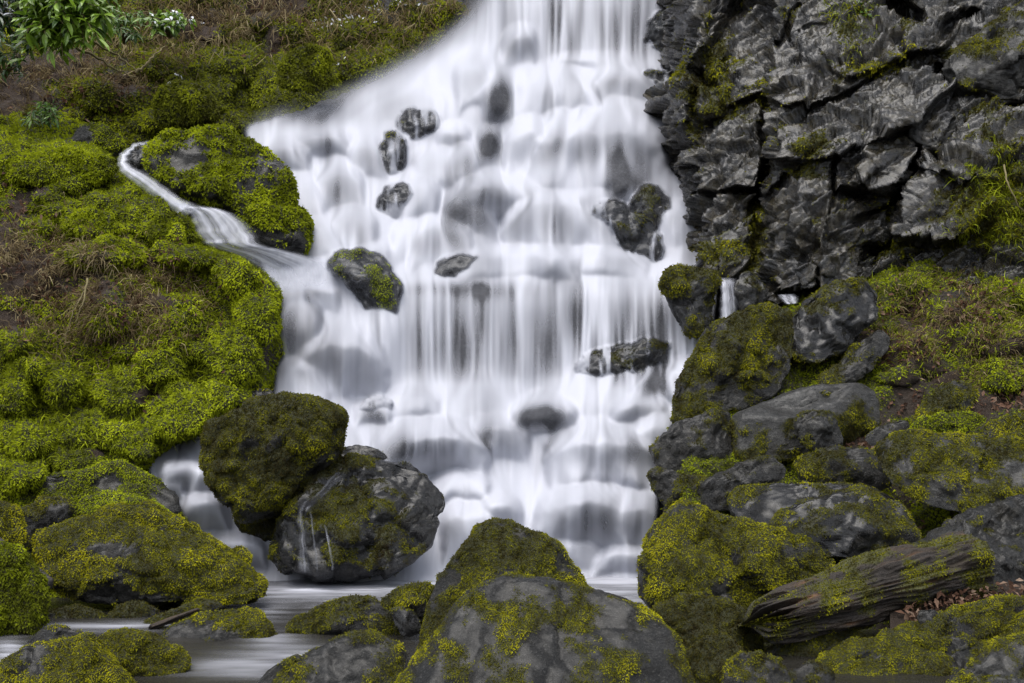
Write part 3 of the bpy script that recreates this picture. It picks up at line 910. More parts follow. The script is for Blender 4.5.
    o = make_obj(name, V, Fq, M[mat], {'moss': mo, 'soil': np.zeros(len(V))})
    tag(o, label, cat, group)
    if shed is not None: DRAPE.append((V, shed))
    if moss and mo.max() > 0.3:
        moss_on(V, Fq, N, mo, M[moss], o, cover, size, tint, patch=3.2, contrast=contrast)
    return o


G = 'mossy boulders around the pool'
# foreground centre
rock('mossy_boulder', 'tall mossy boulder with pointed rounded top rising before the waterfall foot', [(424, 640), (437, 588), (458, 557), (475, 534), (488, 524), (508, 526), (528, 534), (555, 546), (569, 564), (582, 581), (595, 597), (602, 640), (500, 680), (420, 670)], 5.75, 0.8, 0.35, bias=0.52, nz=0.55, freq=4, tint=0.47, level=6, size=2.0, planes=[(0.95, 0.2, 0.75), (0.8, -0.75, 0.1), (0.75, 0.7, 0.15)], group=G, facet=0.4, scale=1.05)
rock('mossy_boulder', 'broad grey boulder with patchy yellow moss, lying at the bottom middle', [(380, 705), (400, 678), (417, 652), (441, 628), (455, 601), (485, 586), (508, 581), (542, 584), (576, 591), (610, 598), (633, 608), (656, 621), (684, 640), (694, 690), (690, 760), (380, 760)], 4.75, 0.75, 0.4, bias=0.29, nz=0.75, freq=4.5, tint=0.55, level=6, size=2.05, planes=[(0.72, 0.12, 0.75), (0.95, -0.3, -0.35), (0.9, 0.75, 0.1)], group=G, facet=0.35)
rock('mossy_boulder', 'large yellow mossed boulder standing on the right edge of the pool', [(637, 596), (636, 565), (645, 545), (660, 525), (672, 510), (684, 501), (700, 508), (745, 525), (800, 533), (820, 540), (835, 560), (836, 575), (815, 595), (780, 612), (700, 618), (655, 611)], 6.5, 0.75, 0.3, bias=0.55, nz=0.6, freq=4, tint=0.60, level=6, size=2.05, planes=[(0.85, 0.15, 0.9), (0.95, -0.2, 0.0), (0.8, 0.7, 0.1)], group=G)
rock('mossy_boulder', 'dark green mossy boulder under the large yellow mossed one', [(652, 612), (690, 598), (720, 600), (752, 612), (760, 640), (757, 680), (735, 700), (670, 700), (650, 660)], 5.7, 0.7, 0.3, bias=0.62, nz=0.45, freq=4, tint=0.35, level=5, size=2.05, group=G)
rock('mossy_stone', 'small stone with moss specks at the bottom edge beside the log end', [(714, 700), (725, 668), (745, 653), (765, 652), (785, 662), (795, 690), (790, 715), (715, 715)], 4.75, 0.7, 0.3, bias=0.38, nz=0.6, freq=6, tint=0.50, level=5, cat='stone')
rock('mossy_boulder', 'dark green mossy boulder on the bottom edge beside the broad grey boulder', [(672, 715), (680, 662), (700, 640), (730, 636), (752, 658), (756, 715)], 4.9, 0.7, 0.3, bias=0.62, nz=0.45, freq=4, tint=0.33, group=G)
# foreground left
rock('mossy_boulder', 'long low mossy boulder with a bare grey streak, left of the pool', [(33, 545), (40, 530), (70, 517), (118, 508), (150, 510), (180, 525), (215, 541), (243, 561), (268, 578), (272, 591), (250, 601), (200, 598), (160, 604), (128, 601), (95, 594), (57, 584), (45, 572)], 7.0, 0.8, 0.35, bias=0.66, nz=0.5, freq=4, tint=0.60, level=6, size=2.05, planes=[(0.7, 0.1, 0.7), (0.95, -0.1, -0.5), (0.8, 0.55, 0.2)], extra=[(105, 548, 26, 7, -.6), (150, 598, 40, 4, -.5)], group=G)
rock('mossy_boulder', 'bright green capped boulder right behind the long low one', [(62, 528), (78, 502), (101, 493), (135, 497), (162, 508), (182, 525), (150, 545), (90, 548)], 7.5, 0.8, 0.3, bias=0.62, nz=0.4, tint=0.67, moss='moss_green', size=2.05, group=G)
rock('mossy_boulder', 'round dark boulder with thin moss, left of the bright capped one', [(17, 527), (22, 507), (42, 496), (65, 498), (74, 509), (68, 522), (60, 534), (45, 544), (22, 544)], 7.4, 0.8, 0.2, bias=0.48, nz=0.45, tint=0.40, size=2.05, group=G)
rock('mossy_ledge', 'low mossy rock ledge with bare grey patch at the foot of the left bank', [(8, 500), (20, 485), (45, 474), (88, 471), (108, 462), (130, 466), (152, 480), (177, 496), (186, 512), (165, 522), (100, 526), (20, 520)], 7.9, 0.7, 0.4, bias=0.55, nz=0.5, tint=0.60, moss='moss_green', extra=[(38, 480, 16, 5, -.6), (110, 482, 12, 6, -.5), (180, 505, 14, 12, -.5)], cat='rock')
rock('mossy_boulder', 'half seen mossy boulder at the left picture edge above the dark log', [(-40, 510), (-20, 500), (0, 502), (12, 510), (24, 530), (27, 548), (10, 556), (-40, 556)], 6.8, 0.8, 0.2, bias=0.62, nz=0.4, tint=0.60, group=G)
rock('mossy_boulder', 'shaggy dark green boulder at the left edge below the log', [(-50, 550), (0, 543), (20, 556), (36, 578), (45, 600), (40, 625), (25, 640), (5, 658), (-50, 665)], 6.1, 0.8, 0.2, bias=0.72, nz=0.35, tint=0.37, moss='moss_green', size=3.2, group=G)
rock('flat_stone', 'flat wet stone in the gap under the long low boulder', [(42, 612), (60, 608), (90, 609), (108, 617), (92, 625), (45, 625)], 6.6, 0.8, 0.3, bias=0.42, nz=0.5, tint=0.3, level=4, mat='wet_rock', cat='stone')
rock('flat_stone', 'little dark stone touching the long boulder near the bark piece', [(106, 617), (118, 605), (140, 603), (160, 611), (152, 622), (115, 624)], 6.6, 0.8, 0.3, bias=0.45, nz=0.5, tint=0.3, level=4, mat='wet_rock', cat='stone')
rock('flat_stone', 'flat stone under the bark strip beside the dark pool', [(140, 626), (165, 612), (195, 602), (215, 600), (224, 607), (202, 622), (165, 632), (146, 633)], 6.4, 0.7, 0.3, bias=0.42, nz=0.5, tint=0.40, level=4, mat='wet_rock', cat='stone')
rock('mossy_boulder', 'mossy stone with an exposed slate rib in the stream', [(158, 640), (170, 628), (200, 614), (230, 610), (255, 612), (270, 625), (283, 648), (270, 658), (235, 662), (190, 664), (168, 655)], 6.0, 0.75, 0.3, bias=0.56, nz=0.5, tint=0.50, extra=[(205, 634, 22, 5, -.6), (180, 655, 14, 8, -.4)], group=G)
rock('mossy_boulder', 'yellow green mossy boulder in the bottom left corner', [(-30, 700), (-8, 672), (22, 650), (60, 640), (85, 640), (105, 660), (120, 670), (132, 690), (135, 740), (-30, 740)], 4.8, 0.75, 0.3, bias=0.56, nz=0.6, tint=0.60, freq=4, level=6, planes=[(0.8, 0.0, 0.8), (0.85, 0.7, 0.2), (0.9, -0.4, -0.2)], group=G)
rock('mossy_boulder', 'rounded mossy boulder right of the bottom left corner boulder', [(82, 650), (100, 634), (130, 632), (160, 640), (180, 650), (191, 664), (185, 676), (160, 690), (120, 700), (85, 690)], 5.15, 0.75, 0.3, bias=0.62, nz=0.45, tint=0.53, group=G)
rock('mossy_stone', 'small pale topped stone behind the bottom left corner boulder', [(25, 646), (40, 630), (60, 627), (82, 632), (82, 644), (50, 652)], 5.8, 0.75, 0.3, bias=0.42, nz=0.5, tint=0.50, level=4, cat='stone')
rock('mossy_boulder', 'bare grey boulder with few moss spots at the bottom, left of the middle', [(240, 700), (270, 670), (300, 656), (335, 642), (370, 640), (400, 648), (410, 660), (402, 690), (390, 730), (245, 740)], 4.85, 0.7, 0.35, bias=0.30, nz=0.7, freq=5, tint=0.5, group=G)
rock('mossy_boulder', 'low flat dark boulder with bright moss top set in the pool', [(287, 630), (295, 617), (320, 605), (345, 599), (362, 598), (385, 605), (402, 620), (404, 635), (390, 642), (330, 643), (293, 641)], 6.1, 0.75, 0.3, bias=0.48, up=0.4, nz=0.5, tint=0.5, group=G)
rock('mossy_stone', 'small moss capped stone touching the left foot of the tall pointed boulder', [(379, 602), (400, 587), (424, 584), (442, 589), (442, 612), (425, 625), (404, 622), (388, 610)], 6.0, 0.75, 0.25, bias=0.50, nz=0.5, tint=0.47, cat='stone')
rock('dark_stone', 'dark bare stone wedged between two mossy stones in the pool', [(388, 610), (405, 606), (420, 620), (424, 634), (402, 638)], 5.9, 0.75, 0.2, bias=0.25, nz=0.4, level=4, mat='wet_rock', cat='stone')
# around the fall
rock('mossy_boulder', 'large round mossy boulder perched over the lower left stream', [(204, 442), (206, 425), (238, 409), (271, 396), (301, 391), (324, 397), (347, 414), (346, 439), (337, 462), (317, 475), (294, 496), (281, 514), (248, 522), (232, 506), (212, 483), (204, 464)], 8.0, 0.8, 0.1, bias=0.66, nz=0.42, freq=4, tint=0.36, level=6, size=2.05, planes=[(0.85, 0.0, 0.55), (0.95, 0.4, -0.2), (0.85, -0.55, 0.0)], group=G)
rock('mossy_stone', 'shaded mossy stone supporting the large round boulder', [(232, 505), (262, 500), (296, 496), (294, 545), (262, 552), (240, 535)], 8.15, 0.6, 0.0, bias=0.55, nz=0.4, tint=0.22, cat='stone')
rock('mossy_boulder', 'wide wet boulder with trickles running down its left side', [(272, 555), (277, 524), (288, 500), (308, 478), (332, 458), (352, 456), (370, 461), (399, 463), (422, 475), (442, 491), (448, 508), (436, 526), (430, 548), (412, 562), (383, 573), (337, 577), (297, 572)], 8.0, 0.75, 0.3, bias=0.50, nz=0.45, freq=3.5, tint=0.34, level=6, size=2.05, mat='wet_rock', planes=[(0.8, 0.3, 0.6), (0.9, -0.3, 0.1), (0.75, 0.75, 0.3)], extra=[(425, 500, 26, 26, -.4), (390, 475, 30, 10, -.3), (300, 550, 14, 30, -.25)], group=G)
rock('wet_rock', 'flat wet grey rock just behind the wide wet boulder', [(338, 448), (356, 443), (383, 451), (393, 461), (370, 470), (338, 470)], 8.5, 0.6, 0.3, mat='wet_rock', bias=0.2, nz=0.4, level=4, cat='rock')
rock('wet_rock', 'small grey rock at the foot of the left bank above the round boulder', [(230, 408), (245, 393), (256, 389), (272, 391), (272, 402), (245, 416)], 8.9, 0.6, 0.2, mat='wet_rock', bias=0.25, nz=0.4, level=4, cat='rock')
rock('veiled_rock', 'dark rock half veiled by the left curtain of water', [(358, 414), (366, 401), (380, 396), (392, 402), (388, 418), (365, 422)], 9.45, 0.6, 0.2, mat='wet_rock', bias=0.1, nz=0.2, level=4, cat='rock', sink=0.2, shed=0.3)
rock('mossy_outcrop', 'black rock nose with a bright moss stripe splitting the middle falls', [(326, 265), (340, 250), (363, 250), (379, 254), (388, 263), (391, 275), (401, 287), (399, 304), (393, 322), (386, 342), (376, 330), (364, 305), (349, 282), (335, 272)], 10.0, 0.9, 0.2, mat='wet_rock', moss='moss_green', bias=0.22, nz=0.5, extra=[(380, 292, 7, 14, .55), (372, 272, 8, 8, .3)], tint=0.65, cat='rock', sink=-0.35, shed=1.8, block=0.6)
rock('mossy_boulder', 'big mossy dome rock at upper left between side stream and main fall', [(144, 160), (157, 137), (181, 128), (215, 125), (238, 130), (257, 144), (282, 162), (294, 176), (299, 196), (299, 210), (310, 223), (312, 248), (306, 259), (287, 256), (257, 242), (247, 222), (218, 212), (181, 202), (161, 186), (149, 172)], 11.0, 0.7, 0.25, moss='moss_green', bias=0.56, nz=0.5, freq=1.8, tint=0.55, level=6, size=3.2, extra=[(185, 155, 24, 14, -.35), (275, 160, 14, 18, -.35), (280, 240, 20, 12, -.3)], planes=[(0.7, 0.1, 0.8), (0.95, -0.3, 0.1), (0.85, 0.5, -0.1)], group='mossy rocks on the left bank')
rock('wet_rock', 'small black rock rounded by the top of the side stream', [(122, 168), (128, 152), (145, 144), (156, 150), (154, 176), (136, 180)], 11.0, 0.7, 0.2, mat='wet_rock', bias=0.3, nz=0.4, level=4, cat='rock')
rock('mossy_boulder', 'bright mossy rock with a bare brown face below the hillside', [(66, 152), (71, 136), (84, 123), (101, 123), (118, 135), (126, 148), (111, 160), (71, 160)], 11.9, 0.8, 0.2, moss='moss_green', bias=0.60, nz=0.4, tint=0.62, extra=[(78, 142, 9, 12, -.7)], group='mossy rocks on the left bank')
rock('mossy_boulder', 'dull green mossy hump on the hillside left of the fall', [(156, 110), (160, 88), (178, 78), (200, 84), (216, 100), (222, 118), (190, 126), (160, 124)], 12.9, 0.7, 0.3, moss='moss_dull', bias=0.7, nz=0.3, tint=0.50, size=3.4, group='mossy rocks on the left bank')
rock('mossy_boulder', 'shaggy round mossy hump beside the spray on the hillside', [(278, 72), (290, 50), (308, 42), (326, 52), (334, 74), (326, 90), (300, 94), (282, 88)], 13.3, 0.7, 0.3, moss='moss_dull', bias=0.7, nz=0.3, tint=0.50, size=3.4, group='mossy rocks on the left bank')
rock('mossy_cushion', 'wide bright moss cushion crowning the left bank', [(2, 172), (10, 156), (40, 152), (80, 152), (108, 158), (116, 168), (100, 180), (60, 186), (20, 184)], 10.7, 0.5, 0.5, moss='moss_green', bias=0.75, nz=0.3, tint=0.60, cat='moss', size=3.2, cushion=0.05)
rock('mossy_cushion', 'round moss cushion in the middle of the left bank slope', [(60, 228), (72, 214), (95, 211), (112, 218), (120, 230), (110, 236), (75, 236)], 9.95, 0.6, 0.4, moss='moss_green', bias=0.8, nz=0.3, tint=0.62, level=4, cat='moss', size=3.2, cushion=0.04)
rock('mossy_cushion', 'broad pale moss cushion above the dry grass on the left bank', [(68, 258), (85, 240), (110, 236), (132, 246), (146, 260), (120, 270), (85, 268)], 9.6, 0.6, 0.5, moss='moss_green', bias=0.8, nz=0.3, tint=0.68, level=4, cat='moss', size=3.2, cushion=0.04)
rock('mossy_cushion', 'moss cushion on the brink where the side stream drops', [(152, 236), (158, 220), (172, 212), (188, 220), (196, 240), (180, 246), (160, 244)], 9.9, 0.6, 0.3, moss='moss_green', bias=0.75, nz=0.3, tint=0.52, level=4, cat='moss', size=3.2, cushion=0.04)
# rocks showing in the fall
GF = 'bare rocks breaking through the waterfall'
rock('wet_rock', 'square topped rock with water spilling over it high in the fall', [(398, 128), (400, 117), (408, 109), (431, 110), (437, 128), (424, 144), (410, 150), (400, 140)], 12.35, 0.7, 0.2, mat='wet_rock', bias=0.15, nz=0.3, level=5, cat='rock', group=GF, sink=0.0, scale=1.16, shed=0.75, block=0.5)
rock('wet_rock', 'narrow black rock left below the square topped one in the fall', [(379, 152), (390, 136), (402, 145), (402, 168), (391, 186), (382, 182)], 12.0, 0.7, 0.2, mat='wet_rock', bias=0.25, nz=0.3, level=5, tint=0.25, cat='rock', group=GF, sink=-0.2, scale=1.16, shed=0.75, block=1.0)
rock('wet_rock', 'lowest of three black rocks in the upper left fall', [(379, 204), (388, 188), (404, 184), (413, 200), (402, 220), (387, 225)], 11.55, 0.7, 0.2, mat='wet_rock', bias=0.1, nz=0.3, level=5, cat='rock', group=GF, sink=-0.2, scale=1.16, shed=0.90, block=1.0)
rock('wet_rock', 'ribbed rock shelf at the right rim of the upper curtain', [(648, 44), (653, 22), (672, 14), (700, 15), (704, 60), (680, 62), (655, 58)], 13.7, 0.8, 0.0, mat='wet_rock', bias=0.42, nz=0.4, tint=0.15, level=5, cat='rock', group=GF, sink=0.0, scale=1.16, shed=0.80, block=0.5)
rock('wet_rock', 'stacked flat rock below the upper curtain beside the cliff', [(639, 99), (641, 84), (650, 74), (672, 73), (695, 76), (698, 100), (670, 104)], 13.1, 0.8, 0.0, mat='wet_rock', bias=0.25, nz=0.4, tint=0.25, level=5, cat='rock', group=GF, sink=0.0, scale=1.16, shed=0.75, block=0.5)
rock('wet_rock', 'pointed dark rock beside the cliff in the middle fall', [(631, 222), (634, 202), (645, 190), (658, 190), (667, 202), (666, 230), (658, 246), (636, 246)], 11.45, 0.8, 0.2, mat='wet_rock', bias=0.32, nz=0.4, tint=0.22, level=5, cat='rock', group=GF, sink=-0.2, scale=1.16, shed=0.95, block=1.0)
rock('wet_rock', 'blocky rock with a narrow spout over it in the middle fall', [(594, 256), (596, 220), (604, 206), (620, 206), (632, 218), (650, 224), (658, 250), (640, 272), (608, 270)], 11.2, 0.6, 0.1, mat='wet_rock', bias=0.30, nz=0.4, tint=0.22, level=5, cat='rock', group=GF, sink=-0.2, scale=1.16, shed=0.75, block=1.0)
rock('wet_rock', 'low grey rock veiled at the middle ledge of the fall', [(438, 274), (442, 260), (460, 256), (478, 261), (482, 276), (460, 281)], 10.8, 0.6, 0.2, mat='wet_rock', bias=0.1, nz=0.3, level=4, cat='rock', group=GF, sink=0.0, scale=1.16, shed=0.60, block=0.5)
rock('wet_rock', 'sloping black rock low on the right of the fall', [(580, 368), (594, 354), (620, 346), (648, 343), (666, 346), (652, 362), (636, 378), (622, 391), (604, 388), (588, 380)], 9.55, 0.7, 0.3, mat='wet_rock', bias=0.30, nz=0.4, tint=0.25, level=5, cat='rock', group=GF, sink=0.0, scale=1.16, shed=0.90, block=0.5)
rock('mossy_boulder', 'dark mossy rock left of the narrow spout by the cliff foot', [(659, 283), (668, 270), (680, 266), (699, 268), (718, 275), (722, 284), (712, 300), (710, 324), (697, 338), (684, 336), (670, 305)], 10.15, 0.8, 0.1, mat='wet_rock', moss='moss_yellow', bias=0.5, nz=0.45, tint=0.34, cat='rock')
rock('wet_rock', 'black rock right of the narrow spout by the cliff foot', [(734, 284), (740, 274), (752, 271), (764, 283), (767, 296), (757, 310), (742, 318), (733, 300)], 10.1, 0.8, 0.1, mat='wet_rock', bias=0.3, nz=0.4, tint=0.25, level=4, cat='rock')
WPX, WPY, WB = build_waterfall()
build_bed()
# right bank rocks
GR = 'boulders heaped on the right bank'
rock('mossy_boulder', 'large sloping mossy rock rising right beside the lower fall', [(670, 425), (668, 402), (677, 382), (682, 372), (696, 350), (718, 322), (735, 313), (760, 303), (785, 302), (797, 312), (794, 345), (790, 370), (775, 392), (740, 410), (712, 416)], 8.45, 0.6, 0.5, bias=0.48, nz=0.55, freq=3, tint=0.42, level=6, size=2.05, group=GR, block=0.8)
rock('mossy_boulder', 'rough wet grey rock between the sloping mossy rock and the grassy bank', [(784, 340), (795, 310), (812, 296), (835, 283), (862, 276), (880, 292), (876, 318), (855, 338), (835, 355), (808, 366), (787, 362)], 8.75, 0.6, 0.4, mat='wet_rock', bias=0.26, nz=0.5, tint=0.38, level=5, rough=1.3, group=GR, block=0.8)
rock('slab_rock', 'slanting grey slab under the bright moss on the right bank', [(812, 392), (824, 373), (845, 356), (865, 340), (886, 326), (896, 340), (880, 362), (862, 376), (845, 388), (828, 396)], 8.5, 0.6, 0.4, mat='rock', bias=0.28, nz=0.5, tint=0.4, level=5, group=GR, block=0.8)
rock('mossy_boulder', 'flat topped pale grey block with mossy front on the right bank', [(733, 415), (755, 405), (805, 387), (840, 383), (862, 382), (877, 392), (881, 408), (879, 425), (850, 442), (820, 448), (785, 459), (760, 463), (736, 468), (730, 445)], 7.9, 0.8, 0.15, mat='slab', bias=0.44, up=-0.6, nz=0.55, freq=5, tint=0.42, level=6, size=2.0, planes=[(0.95, -0.25, 1.6), (0.72, -0.1, -0.05), (0.9, 0.9, 0.0)], facet=0.25, rough=0.7, extra=[(770, 440, 40, 16, .15), (860, 415, 14, 20, .2)], group=GR, block=0.8)
rock('rock_block', 'small dark block leaning against the front of the flat topped block', [(794, 421), (803, 413), (824, 409), (838, 416), (843, 436), (840, 452), (814, 454), (798, 442)], 7.5, 0.8, 0.3, bias=0.34, nz=0.5, freq=6, tint=0.45, level=5, group=GR, block=0.8)
rock('rock_block', 'bare dark grey boulder at the water edge on the right', [(651, 463), (657, 440), (675, 424), (691, 417), (716, 409), (731, 412), (735, 426), (730, 442), (733, 460), (708, 474), (691, 478), (663, 473)], 7.9, 0.75, 0.3, bias=0.24, nz=0.55, freq=5, tint=0.35, level=5, group=GR, block=0.8)
rock('slab_rock', 'undercut dark slab with moss streaks below the bare grey boulder', [(647, 476), (655, 467), (691, 475), (707, 478), (712, 500), (690, 506), (666, 514), (654, 493)], 7.5, 0.7, 0.2, bias=0.36, nz=0.6, freq=5, tint=0.4, level=5, group=GR, block=0.8)
rock('slab_rock', 'wedge shaped bare rock under the mossy block', [(702, 482), (726, 470), (738, 463), (759, 459), (776, 458), (787, 468), (785, 480), (763, 487), (740, 492), (730, 508), (710, 512), (700, 504)], 7.25, 0.7, 0.4, bias=0.18, nz=0.4, level=5, tint=0.35, group=GR, block=0.8)
rock('mossy_boulder', 'rounded rock with moss on its left shoulder, under the small dark block', [(794, 468), (800, 455), (818, 449), (845, 447), (882, 449), (896, 470), (884, 488), (840, 486), (805, 488)], 7.35, 0.7, 0.4, bias=0.28, nz=0.5, extra=[(806, 462, 14, 12, .35)], tint=0.5, level=5, group=GR, block=0.8)
rock('slab_rock', 'long shiny wet slab lying behind the large yellow mossed boulder', [(727, 506), (740, 488), (771, 483), (824, 483), (862, 486), (893, 496), (900, 512), (870, 524), (800, 524), (770, 526), (750, 534), (733, 520)], 6.95, 0.6, 0.5, mat='wet_rock', bias=0.26, nz=0.5, extra=[(742, 495, 10, 6, .3)], tint=0.5, level=5, group=GR, block=0.8)
rock('slab_rock', 'lower wet slab with dark hollow front above the log', [(765, 528), (780, 515), (804, 501), (840, 495), (876, 490), (902, 505), (917, 526), (916, 548), (880, 560), (830, 556), (790, 546)], 6.65, 0.65, 0.45, mat='wet_rock', bias=0.32, nz=0.55, tint=0.42, level=5, group=GR, block=0.8)
rock('mossy_boulder', 'massive grey boulder with yellow moss on its crest at the right edge', [(880, 468), (887, 444), (906, 431), (926, 427), (967, 434), (1008, 440), (1050, 442), (1080, 480), (1070, 515), (998, 516), (947, 510), (914, 502), (892, 486)], 6.9, 0.65, 0.5, mat='slab', bias=0.36, nz=0.6, freq=4, tint=0.5, level=6, extra=[(910, 455, 20, 16, .25), (985, 460, 20, 6, .2), (980, 495, 50, 12, .15)], planes=[(0.5, 0.0, 0.85), (0.9, 0.0, -0.3), (0.8, -0.7, 0.1)], group=GR, block=0.8)
rock('mossy_stone', 'mossy stone behind the massive boulder at the right edge', [(974, 440), (988, 425), (1008, 417), (1040, 414), (1070, 440), (1050, 455), (1010, 452), (985, 449)], 7.4, 0.6, 0.4, bias=0.55, nz=0.5, tint=0.55, level=5, cat='stone', group=GR, block=0.8)
rock('mossy_stone', 'low moss cushion stone behind the massive boulder crest', [(910, 430), (916, 421), (939, 415), (972, 413), (988, 419), (970, 430), (955, 433), (935, 432)], 7.45, 0.6, 0.4, bias=0.62, nz=0.4, tint=0.62, moss='moss_green', level=5, cat='stone', group=GR, block=0.8)
rock('slab_rock', 'tilted mossy slab resting on the grass of the right bank', [(906, 424), (920, 405), (938, 390), (955, 381), (972, 382), (979, 394), (968, 412), (940, 418), (918, 426)], 7.7, 0.5, 0.5, bias=0.50, nz=0.5, tint=0.5, level=5, group=GR, block=0.8)
rock('rock_block', 'small bare brown rock beside the flat topped block', [(862, 438), (884, 424), (906, 419), (912, 427), (896, 440), (870, 448)], 7.6, 0.6, 0.4, bias=0.15, nz=0.4, level=4, group=GR, block=0.8)
rock('slab_rock', 'smooth grey slab at the right edge above the rotten log', [(876, 556), (910, 545), (945, 530), (985, 511), (1030, 498), (1080, 496), (1080, 580), (1000, 584), (940, 574), (900, 570)], 6.1, 0.5, 0.5, mat='rock', bias=0.16, nz=0.45, freq=5, level=6, planes=[(0.6, 0.1, 0.8), (0.8, 0.2, -0.3)], group=GR, block=0.8)
rock('mossy_slab', 'long sloping mossy slab in the bottom right corner', [(800, 705), (825, 660), (872, 645), (920, 634), (970, 617), (1030, 604), (1080, 604), (1080, 740), (800, 740)], 5.2, 0.5, 0.5, bias=0.50, nz=0.6, freq=5, tint=0.5, level=6, planes=[(0.6, 0.1, 0.85), (0.8, -0.2, -0.2)], group=GR, block=0.8)
rock('mossy_slab', 'pale ridged rock at the very bottom right corner', [(930, 705), (985, 661), (1030, 640), (1080, 634), (1080, 740), (930, 740)], 4.8, 0.5, 0.5, mat='slab', bias=0.36, nz=0.6, freq=5, tint=0.5, level=5, group=GR, block=0.8)
rock('rock_block', 'small square grey stone between the log and the mossy slab', [(916, 618), (920, 610), (934, 609), (941, 616), (940, 628), (922, 630)], 5.35, 0.8, 0.2, bias=0.1, nz=0.3, level=4, group=GR, block=0.8)
rock('mossy_stone', 'dark mossy stone propping up the splintered end of the rotten log', [(764, 652), (786, 634), (830, 628), (868, 636), (862, 668), (820, 680), (780, 674)], 5.55, 0.7, 0.3, bias=0.5, nz=0.5, tint=0.3, level=5, cat='stone')
rock('dark_stone', 'dark stone in the shadowed gap below the rotten log', [(782, 690), (790, 672), (815, 664), (836, 672), (840, 700), (800, 720)], 4.8, 0.7, 0.3, bias=0.42, nz=0.5, tint=0.28, level=4, cat='stone')
# blocks on the cliff
GC = 'blocks standing out of the cliff'
rock('cliff_block', 'big pale cracked block at the top right corner of the cliff', [(944, 64), (955, 55), (972, 41), (1004, 16), (1030, -5), (1090, -30), (1090, 106), (1024, 106), (992, 111), (984, 100), (951, 98)], 10.4, 0.55, 0.3, mat='slab', bias=0.22, nz=0.5, extra=[(965, 46, 20, 5, .4), (965, 90, 14, 10, .25)], tint=0.45, level=6, rough=1.2, cat='rock', group=GC, block=0.8)
rock('cliff_block', 'light tan block under the pale cracked block on the cliff', [(905, 134), (916, 112), (947, 96), (963, 97), (990, 109), (994, 128), (965, 146), (940, 152), (915, 148)], 10.3, 0.55, 0.4, mat='slab', bias=0.2, nz=0.5, extra=[(978, 118, 14, 14, .45)], tint=0.4, level=5, cat='rock', group=GC, block=0.8)
# ------------------------------------------------------------------ ground and pool
def build_ground():
    n = 90
    xs = np.sinh(np.linspace(-1, 1, n) * 3.2) / math.sinh(3.2) * 300
    ys = np.sinh(np.linspace(-1, 1, n) * 3.2) / math.sinh(3.2) * 300 + 6
    X, Y = np.meshgrid(xs, ys)
    V = np.stack([X.ravel(), Y.ravel(), np.full(n * n, -0.45)], 1)
    V[:, 2] += 0.1 * fbm(V * 0.9, 3, 4)
    idx = np.arange(n * n).reshape(n, n)
    Fq = np.stack([idx[:-1, :-1], idx[:-1, 1:], idx[1:, 1:], idx[1:, :-1]], -1).reshape(-1, 4)
    structure(make_obj('ground', V, Fq, M['earth'], {'moss': np.zeros(len(V)), 'soil': np.full(len(V), 0.3)}))


build_ground()


def build_pool():
    nx, ny = 420, 240
    X, Y = np.meshgrid(np.linspace(-5.5, 5.5, nx), np.linspace(2.5, 8.6, ny))
    P = np.stack([X.ravel(), Y.ravel(), np.zeros(nx * ny)], 1)
    px, py = proj(P)
    px, py = px.reshape(X.shape), py.reshape(X.shape)
    w = fbm(P * np.array([1.0, 2.2, 1]) + 4, 3, 3).reshape(X.shape)
    st = fbm(P * np.array([1.6, 9.0, 1]), 3, 13).reshape(X.shape)
    foam = sstep(600, 572, py + 18 * w + 14 * st) * sstep(255, 300, px) * (1 - 0.35 * sstep(520, 600, px))
    foam = np.maximum(foam, 0.45 * sstep(624, 590, py + 14 * w) * sstep(280, 330, px) * sstep(460, 420, px) * (0.4 + 0.9 * st))
    foam = np.maximum(foam, gauss(px, py, [(330, 590, 60, 7, .6), (80, 628, 40, 3, .3), (130, 625, 24, 3, .3), (10, 655, 12, 10, .7), (300, 655, 40, 5, .45), (240, 670, 36, 6, .45), (275, 640, 18, 5, .35), (600, 596, 60, 7, .45), (620, 610, 30, 5, .3), (265, 612, 18, 8, .25)]) * (0.7 + 1.2 * st))
    foam = np.clip(foam, 0, 0.95)
    Z = 0.012 * w + 0.02 * foam
    V = np.stack([X.ravel(), Y.ravel(), Z.ravel()], 1)
    idx = np.arange(nx * ny).reshape(ny, nx)
    Fq = np.stack([idx[:-1, :-1], idx[:-1, 1:], idx[1:, 1:], idx[1:, :-1]], -1).reshape(-1, 4)
    structure(make_obj('pool_water', V, Fq, M['pool'], {'veil': foam.ravel()}), 'dark smooth pool with pale foam at the foot of the fall', 'water')


build_pool()

